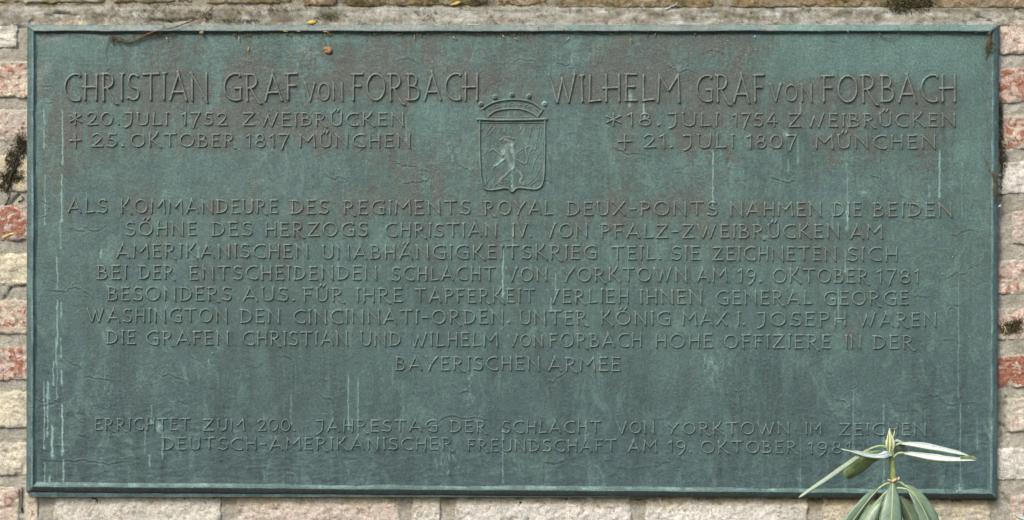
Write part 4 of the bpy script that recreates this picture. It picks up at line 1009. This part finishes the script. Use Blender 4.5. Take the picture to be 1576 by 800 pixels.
scrap('dead_leaf', [(307, 49), (312, 47.5), (314, 50), (312, 53), (308, 52)], -5, M_BROWNLEAF, 'round brown seed scrap under the top rim left of centre', 2)

# ---- moss and dirt clumps
def clump(name, blobs, n, size, mats, label, d=11):
    vs_, fs_, mi = [], [], []
    tot = sum(b[4] for b in blobs)
    for (cx_, cy_, rx, ry, wt) in blobs:
        for _ in range(int(n * wt / tot)):
            x = random.gauss(cx_, rx * .5); y = random.gauss(cy_, ry * .5); r = size * random.uniform(.5, 1.5)
            c0 = Vector(P(x, y, d - random.uniform(0, 4)))
            a = Vector((random.gauss(0, 1), random.gauss(0, .6), random.gauss(0, 1))).normalized(); b_ = a.cross(Vector((random.gauss(0, .4), 1, random.gauss(0, .4)))).normalized()
            b0 = len(vs_)
            vs_ += [c0 - a * r * MM, c0 + b_ * r * .45 * MM + Vector((0, -.6 * MM, 0)), c0 + a * r * MM, c0 - b_ * r * .45 * MM + Vector((0, .4 * MM, 0)), c0 + Vector((0, -r * .5 * MM, 0))]
            fs_ += [(b0, b0 + 1, b0 + 4), (b0 + 1, b0 + 2, b0 + 4), (b0 + 2, b0 + 3, b0 + 4), (b0 + 3, b0, b0 + 4)]
            m_ = random.choices(range(len(mats)), [5, 3, 1][:len(mats)])[0]; mi += [m_] * 4
    o = mesh_obj(name, vs_, fs_, None, None, False, mats=mats, midx=mi)
    return tag(o, label, 'moss', None, 'stuff')
clump('moss', [(32, 220, 9, 20, 3), (20, 246, 12, 18, 4), (14, 272, 20, 10, 4), (4, 286, 8, 6, 1)], 1500, 1.5, [M_MOSS, M_MOSSG, M_DEBRIS], 'dark moss and soil in the broken brick joint left of the plaque')
clump('moss', [(1400, 4, 34, 12, 4), (1385, 12, 16, 8, 1), (1425, 4, 14, 8, 1)], 1100, 1.6, [M_MOSS, M_MOSSG, M_DEBRIS], 'olive moss cushion on the brick above the right half of the plaque')
clump('moss', [(1556, 504, 22, 9, 3), (1566, 496, 12, 6, 1)], 700, 1.5, [M_MOSS, M_MOSSG, M_DEBRIS], 'dark moss with straw on the brick joint right of the plaque')
clump('moss', [(1541, 230, 3, 70, 4), (1544, 250, 6, 24, 2), (1540, 170, 3, 20, 1)], 700, 1.3, [M_MOSS, M_MOSSG, M_ROOT], 'soil and moss packed in the gap along the right edge of the plaque', 10)
clump('moss', [(508, 25, 20, 8, 3), (490, 28, 10, 6, 1)], 420, 1.1, [M_MOSS, M_MOSSG, M_ROOT], 'black moss patch on the mortar above the plaque, left of centre', 13)
clump('moss', [(200, 24, 60, 8, 1), (640, 6, 50, 5, 1.5), (420, 14, 40, 6, 1.5), (660, 27, 12, 4, .5), (370, 32, 40, 4, 3), (318, 24, 12, 8, 2), (560, 2, 46, 4, 2), (250, 8, 60, 5, 1), (738, 2, 24, 5, 2)], 1300, 1.1, [M_MOSSG, M_ROOT, M_DEBRIS], 'scattered moss crumbs on the mortar above the left half of the plaque', 11)
clump('moss', [(x, 763 + 8.5 * (x - 150) / 1350, 16, 2.4, 1) for x in (150, 230, 285, 330, 455, 500, 600, 690, 730, 800, 870, 985, 1010, 1085, 1255, 1270, 1470)], 650, 1.0, [M_MOSS, M_MOSSG, M_DEBRIS], 'thin line of dark moss under the lower edge of the plaque', 11)

# ------------------------------------------------------------------ rhododendron shoot in front of the plaque
def leaf_mat(name, a, b, rough, spec=.5, vein=(.2, .25, .12), margin=None):
    g = NG(name)
    f = g.noise(60, 5, .6); h = g.noise(500, 3, .6)
    c = g.mix(g.ramp(f, [(.35, 0.), (.65, 1.)]), a, b)
    c = g.mix(g.math('MULTIPLY', g.attr('rib'), .5), c, vein)
    wv_ = g.node('ShaderNodeMath', operation='SINE'); g.link(g.attr('vein'), wv_.inputs[0])
    vn = g.ramp(wv_.outputs[0], [(0.80, 0.0), (0.98, 1.0)])
    c = g.mix(g.math('MULTIPLY', vn, .38), c, vein)
    c = g.mix(g.math('MULTIPLY', g.ramp(g.noise(150, 4, .7, off=(1, 1, 1)), [(.60, 0.), (.68, 1.)]), .5), c, (.19, .17, .08))
    c = g.mix(g.ramp(h, [(.62, 0.), (.75, .4)]), c, tuple(q * .6 for q in a))
    if margin: c = g.mix(g.ramp(g.math('ADD', g.attr('front'), g.math('MULTIPLY', g.math('SUBTRACT', f, .5), .5)), [(.66, 0.), (.80, 1.)]), c, margin)
    return g.finish(c, rough, g.bump(h, .25, .0006, g.bump(f, .3, .002)), spec=spec)
ML_GREEN = leaf_mat('leaf_green', (.12, .19, .125), (.18, .265, .18), .34, .5, (.26, .33, .2))
ML_FRESH = leaf_mat('leaf_fresh', (.16, .24, .085), (.24, .32, .14), .5, .4, (.34, .42, .2))
ML_SHEEN = leaf_mat('leaf_sky_sheen', (.40, .49, .51), (.56, .64, .67), .45, .5, (.6, .68, .66), margin=(.13, .19, .07))  # sky reflection on glossy leaf tops, painted in as a pale base colour
ML_SAGE = leaf_mat('leaf_sage', (.24, .33, .24), (.34, .42, .32), .42, .5, (.4, .48, .36))
ML_UNDER = leaf_mat('leaf_underside', (.26, .33, .20), (.34, .40, .26), .7, .2, (.4, .45, .3))
ML_RIB = simple('leaf_rib', (.42, .50, .26), .5, 200, var=.15)
ML_STEM = simple('green_stem', (.22, .30, .09), .55, 160, col2=(.32, .36, .14))
ML_BUD = simple('bud_green', (.46, .52, .26), .5, 200, col2=(.60, .62, .38))
ML_SCALE = simple('bud_scale', (.50, .26, .07), .7, 200, col2=(.60, .50, .36))

plant = tag(empty('rhododendron_shoot', P(1373, 1040, -110)), 'green rhododendron shoot with drooping leaves before the lower right corner of the plaque', 'plant')
LO = np.array(plant.location)

def leaf(center, halfw, side, curl, top, under=None, petiole=None, rib=True, n=26, m=9, fold=0.0, wav=.6, label=None):
    """center: (px, py, depth) points from base to tip; halfw: mm at matching stations; side: direction of the blade's width (x, depth, up)"""
    C = [Vector(P(*c)) for c in spline(center, n)]
    us = np.linspace(0, 1, n)
    hw = np.interp(us, np.linspace(0, 1, len(halfw)), halfw)
    if len(halfw) > 3: hw = np.convolve(np.pad(hw, 2, mode='edge'), [.1, .2, .4, .2, .1], 'valid')
    hw[0] = max(halfw[0], .3); hw[-1] = .25
    sd0 = Vector(side).normalized() if not isinstance(side, list) else None
    vs_, rb, ribp, vn_, fr_ = [], [], [], [], []
    if sd0:                      # the upper face of the blade is the one turned to the light and to us
        tm = (C[n // 2 + 1] - C[n // 2 - 1]).normalized()
        if sd0.cross(tm).y < 0: sd0 = -sd0
    curl = -abs(curl)
    for i in range(n):
        t = (C[min(i + 1, n - 1)] - C[max(i - 1, 0)]).normalized()
        sd = sd0 if sd0 else Vector([float(np.interp(us[i], np.linspace(0, 1, len(side)), [s[q] for s in side])) for q in range(3)])
        sd = (sd - t * sd.dot(t)).normalized(); nm = sd.cross(t).normalized()
        cu = curl if not hasattr(curl, '__len__') else float(np.interp(us[i], np.linspace(0, 1, len(curl)), curl))
        for j in range(m):
            s = -1 + 2 * j / (m - 1)
            ang = s * cu
            # arc cross-section of total half-angle cu
            if abs(cu) > .02: ox = math.sin(ang) / cu; oz = (math.cos(ang) - 1) / cu
            else: ox, oz = s, 0
            w_ = hw[i] * MM
            wv = wav * MM * math.sin(us[i] * 15 + s * 2 + center[0][0]) * abs(s) ** 2
            vs_.append(C[i] + sd * (ox * w_) + nm * (oz * w_ + fold * (abs(s)) * w_ + wv) - Vector(LO))
            rb.append(max(0, 1 - abs(s) * 5)); vn_.append(us[i] * 75 - abs(s) * 9); fr_.append(s * (1 if sd.y < 0 else -1))
        ribp.append(C[i] - nm * (.35 * MM) - Vector(LO))
    o = mesh_obj('leaf', vs_, grid_faces(n, m), None, plant, True, {'rib': rb, 'vein': vn_, 'front': fr_}, mats=[top, under or ML_UNDER])
    # face the upper side along +nm
    md = o.modifiers.new('thickness', 'SOLIDIFY'); md.thickness = .0007; md.offset = 0; md.material_offset = 1; md.material_offset_rim = 0
    md.use_flip_normals = False
    if rib:
        v2, f2 = [], []
        tube(v2, f2, ribp, [(.9 * (1 - .75 * i / (n - 1)) + .12) * MM for i in range(n)], 6)
        mesh_obj('midrib', v2, f2, ML_RIB, o, True)
    if petiole:
        q = [Vector(P(*c)) - Vector(LO) for c in spline(petiole, 14)]
        v2, f2 = [], []
        tube(v2, f2, q, [(1.9 - .5 * i / 13) * MM for i in range(14)], 8)
        mesh_obj('petiole', v2, f2, ML_RIB, o, True)
    if label: o['label'] = label
    return o

# stem, bud
q = [Vector(P(*c)) - Vector(LO) for c in spline([(1373, 1040, -110), (1376, 960, -112), (1372, 880, -112), (1373, 820, -110), (1375, 780, -110), (1375.5, 742, -110), (1373.5, 715, -110), (1372, 696, -110)], 40)]
v2, f2 = [], []; tube(v2, f2, q, [(3.9 + .35 * math.sin(i * 1.3) - (0.3 if i < 30 else -.2)) * MM for i in range(40)], 12)
mesh_obj('stem', v2, f2, ML_STEM, plant)
v2, f2 = [], []
q = [Vector(P(*c)) - Vector(LO) for c in spline([(1371, 697, -110), (1370.5, 690, -110), (1370, 680, -110), (1369.4, 670, -110), (1369, 659, -110)], 14)]
tube(v2, f2, q, [r * MM for r in np.interp(np.linspace(0, 1, 14), [0, .2, .45, .7, .9, 1], [4.4, 5.8, 6.0, 4.2, 1.6, .3])], 14)
bud = mesh_obj('bud', v2, f2, ML_BUD, plant)
for (c, r) in [([(1366, 694, -114), (1365, 682, -117), (1367.5, 664, -113)], 1.5), ([(1374, 694, -114), (1376, 682, -116), (1372, 668, -113)], 1.6), ([(1370, 695, -116), (1370.5, 684, -118), (1370, 668, -114)], 1.3), ([(1373, 676, -112), (1376, 668, -112), (1377, 660.5, -112)], .9), ([(1364, 690, -112), (1363.5, 680, -112), (1364.5, 676, -112)], 1.0)]:
    v2, f2 = [], []; q = [Vector(P(*k)) - Vector(LO) for k in spline(c, 10)]
    tube(v2, f2, q, [r * MM * math.sin(math.pi * (.12 + .85 * i / 9)) for i in range(10)], 7)
    mesh_obj('bud_bract', v2, f2, ML_BUD, bud)
for (c, r, m_) in [([(1371, 742, -114), (1377, 739, -116), (1381, 735, -116)], 2.2, ML_SCALE), ([(1374, 741, -115), (1369, 739, -116), (1366, 737, -114)], 1.8, ML_SCALE), ([(1378, 740, -113), (1383, 737, -114), (1383.5, 733, -112)], 1.4, ML_BUD)]:
    v2, f2 = [], []; q = [Vector(P(*k)) - Vector(LO) for k in spline(c, 8)]
    tube(v2, f2, q, [r * MM * math.sin(math.pi * (.15 + .8 * i / 7)) for i in range(8)], 7)
    mesh_obj('scale_leaf', v2, f2, m_, plant)

# upper whorl
leaf([(1338, 691, -122), (1326, 697, -126), (1302, 713, -136), (1272, 734, -146), (1246, 752, -152), (1233, 762, -154), (1229.5, 766, -154)], [2, 5, 6.5, 6.2, 5, 2.8, .4], (-.1, -.72, -.38), 1.5, ML_SAGE, ML_FRESH,
     petiole=[(1372, 694, -112), (1364, 688, -114), (1352, 686.5, -118), (1338, 691, -122)], label='long narrow rolled leaf slanting down to the left')
leaf([(1373, 699, -116), (1366, 697, -120), (1357, 700, -125), (1340, 700, -128), (1322, 696, -131), (1306, 693, -134), (1295, 691, -136)], [4.5, 7.5, 7.5, 5.8, 4.2, 2.8, .5], (0, -.8, -.62), 1.0, ML_SHEEN, ML_FRESH, wav=1.2, label='twisted leaf pointing left, painted pale with sky sheen')
leaf([(1364, 697, -108), (1354, 700, -110), (1338, 707, -112), (1322, 718, -114), (1308, 728, -115), (1300, 733, -115)], [1.5, 7, 12.5, 14, 11.5, 5], (-.45, -.35, .82), .5, ML_FRESH, ML_FRESH, label='broad olive green leaf hanging at the left', rib=False)
leaf([(1386, 682, -114), (1400, 681.5, -120), (1425, 684, -130), (1450, 689, -138), (1474, 695, -144), (1491, 701, -148)], [1.5, 6, 8.4, 8, 5.5, .8], (.05, -.84, -.54), 1.0, ML_SHEEN, ML_FRESH,
     petiole=[(1373, 692, -111), (1377, 686, -112), (1386, 682, -114)], label='upper of two leaves pointing right, painted pale with sky sheen')
leaf([(1391, 697, -124), (1405, 697, -130), (1430, 700, -140), (1455, 703.5, -150), (1480, 705.5, -158), (1503, 708, -162)], [1.5, 6.6, 9.4, 8.4, 5.6, .8], (.05, -.86, -.52), 1.05, ML_SHEEN, ML_GREEN,
     petiole=[(1374, 706, -112), (1378, 701, -116), (1384, 697, -120), (1391, 697, -124)], label='lower of two leaves pointing right, painted pale with sky sheen')
leaf([(1478, 704.5, -160), (1488, 705, -161), (1497, 705.5, -162), (1504.5, 707, -163)], [2, 4.2, 3.8, .4], (0, -.3, .95), .3, ML_FRESH, ML_FRESH, rib=False, label='green upturned leaf tip')
leaf([(1376, 697, -106), (1384, 690, -100), (1392, 690, -92), (1396, 697, -84)], [3, 9, 9.5, 2], (.3, .3, .8), .4, ML_GREEN, ML_GREEN, rib=False)
leaf([(1374, 680, -106), (1382, 678, -104), (1392, 682, -98), (1397, 690, -94)], [1.5, 3, 3, 1.5], (0, -.6, -.5), .6, ML_SHEEN, ML_SAGE, rib=False)
# lower whorl: hanging leaves
A0 = (1375, 745, -110)
leaf([(1374, 744, -118), (1374, 762, -130), (1372.5, 790, -140), (1371, 820, -146), (1371, 850, -148), (1374, 882, -146)], [3, 10.5, 17, 19, 15, 2], (1, 0.05, 0), -.45, ML_GREEN, label='broad leaf hanging straight down')
leaf([(1352, 752, -118), (1339, 766, -124), (1322, 788, -130), (1306, 812, -134), (1294, 838, -134), (1288, 862, -130)], [2, 8, 12, 13, 10, 1.5], (-.72, -.42, .5), .8, ML_GREEN, ML_UNDER, petiole=[A0, (1366, 744, -112), (1359, 747, -115), (1352, 752, -118)])
leaf([(1358, 763, -126), (1347, 776, -133), (1335, 796, -138), (1326, 818, -141), (1318, 848, -140), (1315, 872, -137)], [2, 9, 13, 14, 11, 1.5], (.85, -.32, .40), -.7, ML_GREEN, ML_UNDER, petiole=[(1375, 750, -112), (1367, 755, -120), (1358, 763, -126)])
leaf([(1392, 747, -112), (1404, 756, -116), (1418, 774, -120), (1431, 798, -124), (1440, 826, -126), (1444, 856, -124)], [2, 7.5, 11.5, 13, 10, 1.5], (.78, -.36, .5), -.8, ML_GREEN, ML_UNDER, petiole=[A0, (1381, 742, -111), (1387, 743, -111), (1392, 747, -112)])
leaf([(1396, 753, -120), (1407, 762, -126), (1420, 782, -132), (1430, 806, -136), (1437, 832, -136), (1440, 862, -132)], [2, 8, 12.5, 13, 10, 1.5], (-.80, -.42, .42), .75, ML_GREEN, ML_UNDER, petiole=[(1376, 753, -112), (1384, 751, -116), (1396, 753, -120)])
leaf([(1384, 764, -104), (1394, 780, -106), (1404, 802, -108), (1412, 830, -108), (1416, 858, -106)], [3, 10, 12, 11, 1.5], (.9, -.1, .3), -.4, ML_GREEN, ML_UNDER)
leaf([(1366, 762, -104), (1354, 782, -104), (1349, 806, -104), (1346, 834, -102), (1345, 860, -100)], [3, 10, 12, 11, 1.5], (.95, .1, .1), -.4, ML_GREEN, ML_UNDER)
# the tip of another plant's leaf reaches in at the lower right corner
p2 = tag(empty('rhododendron_leaf', P(1640, 840, -90)), 'pale leaf tip of a second plant reaching in at the bottom right edge', 'leaf')
keepL = LO.copy(); LO = np.array(p2.location); plant_keep = plant; plant = p2
leaf([(1650, 812, -90), (1620, 806, -96), (1590, 799, -102), (1568, 794, -106), (1561, 790, -107)], [3, 9, 9, 5, .5], (0, -.85, -.5), .9, ML_SHEEN, ML_FRESH, petiole=[(1665, 830, -85), (1658, 818, -88), (1650, 812, -90)])
plant = plant_keep; LO = keepL
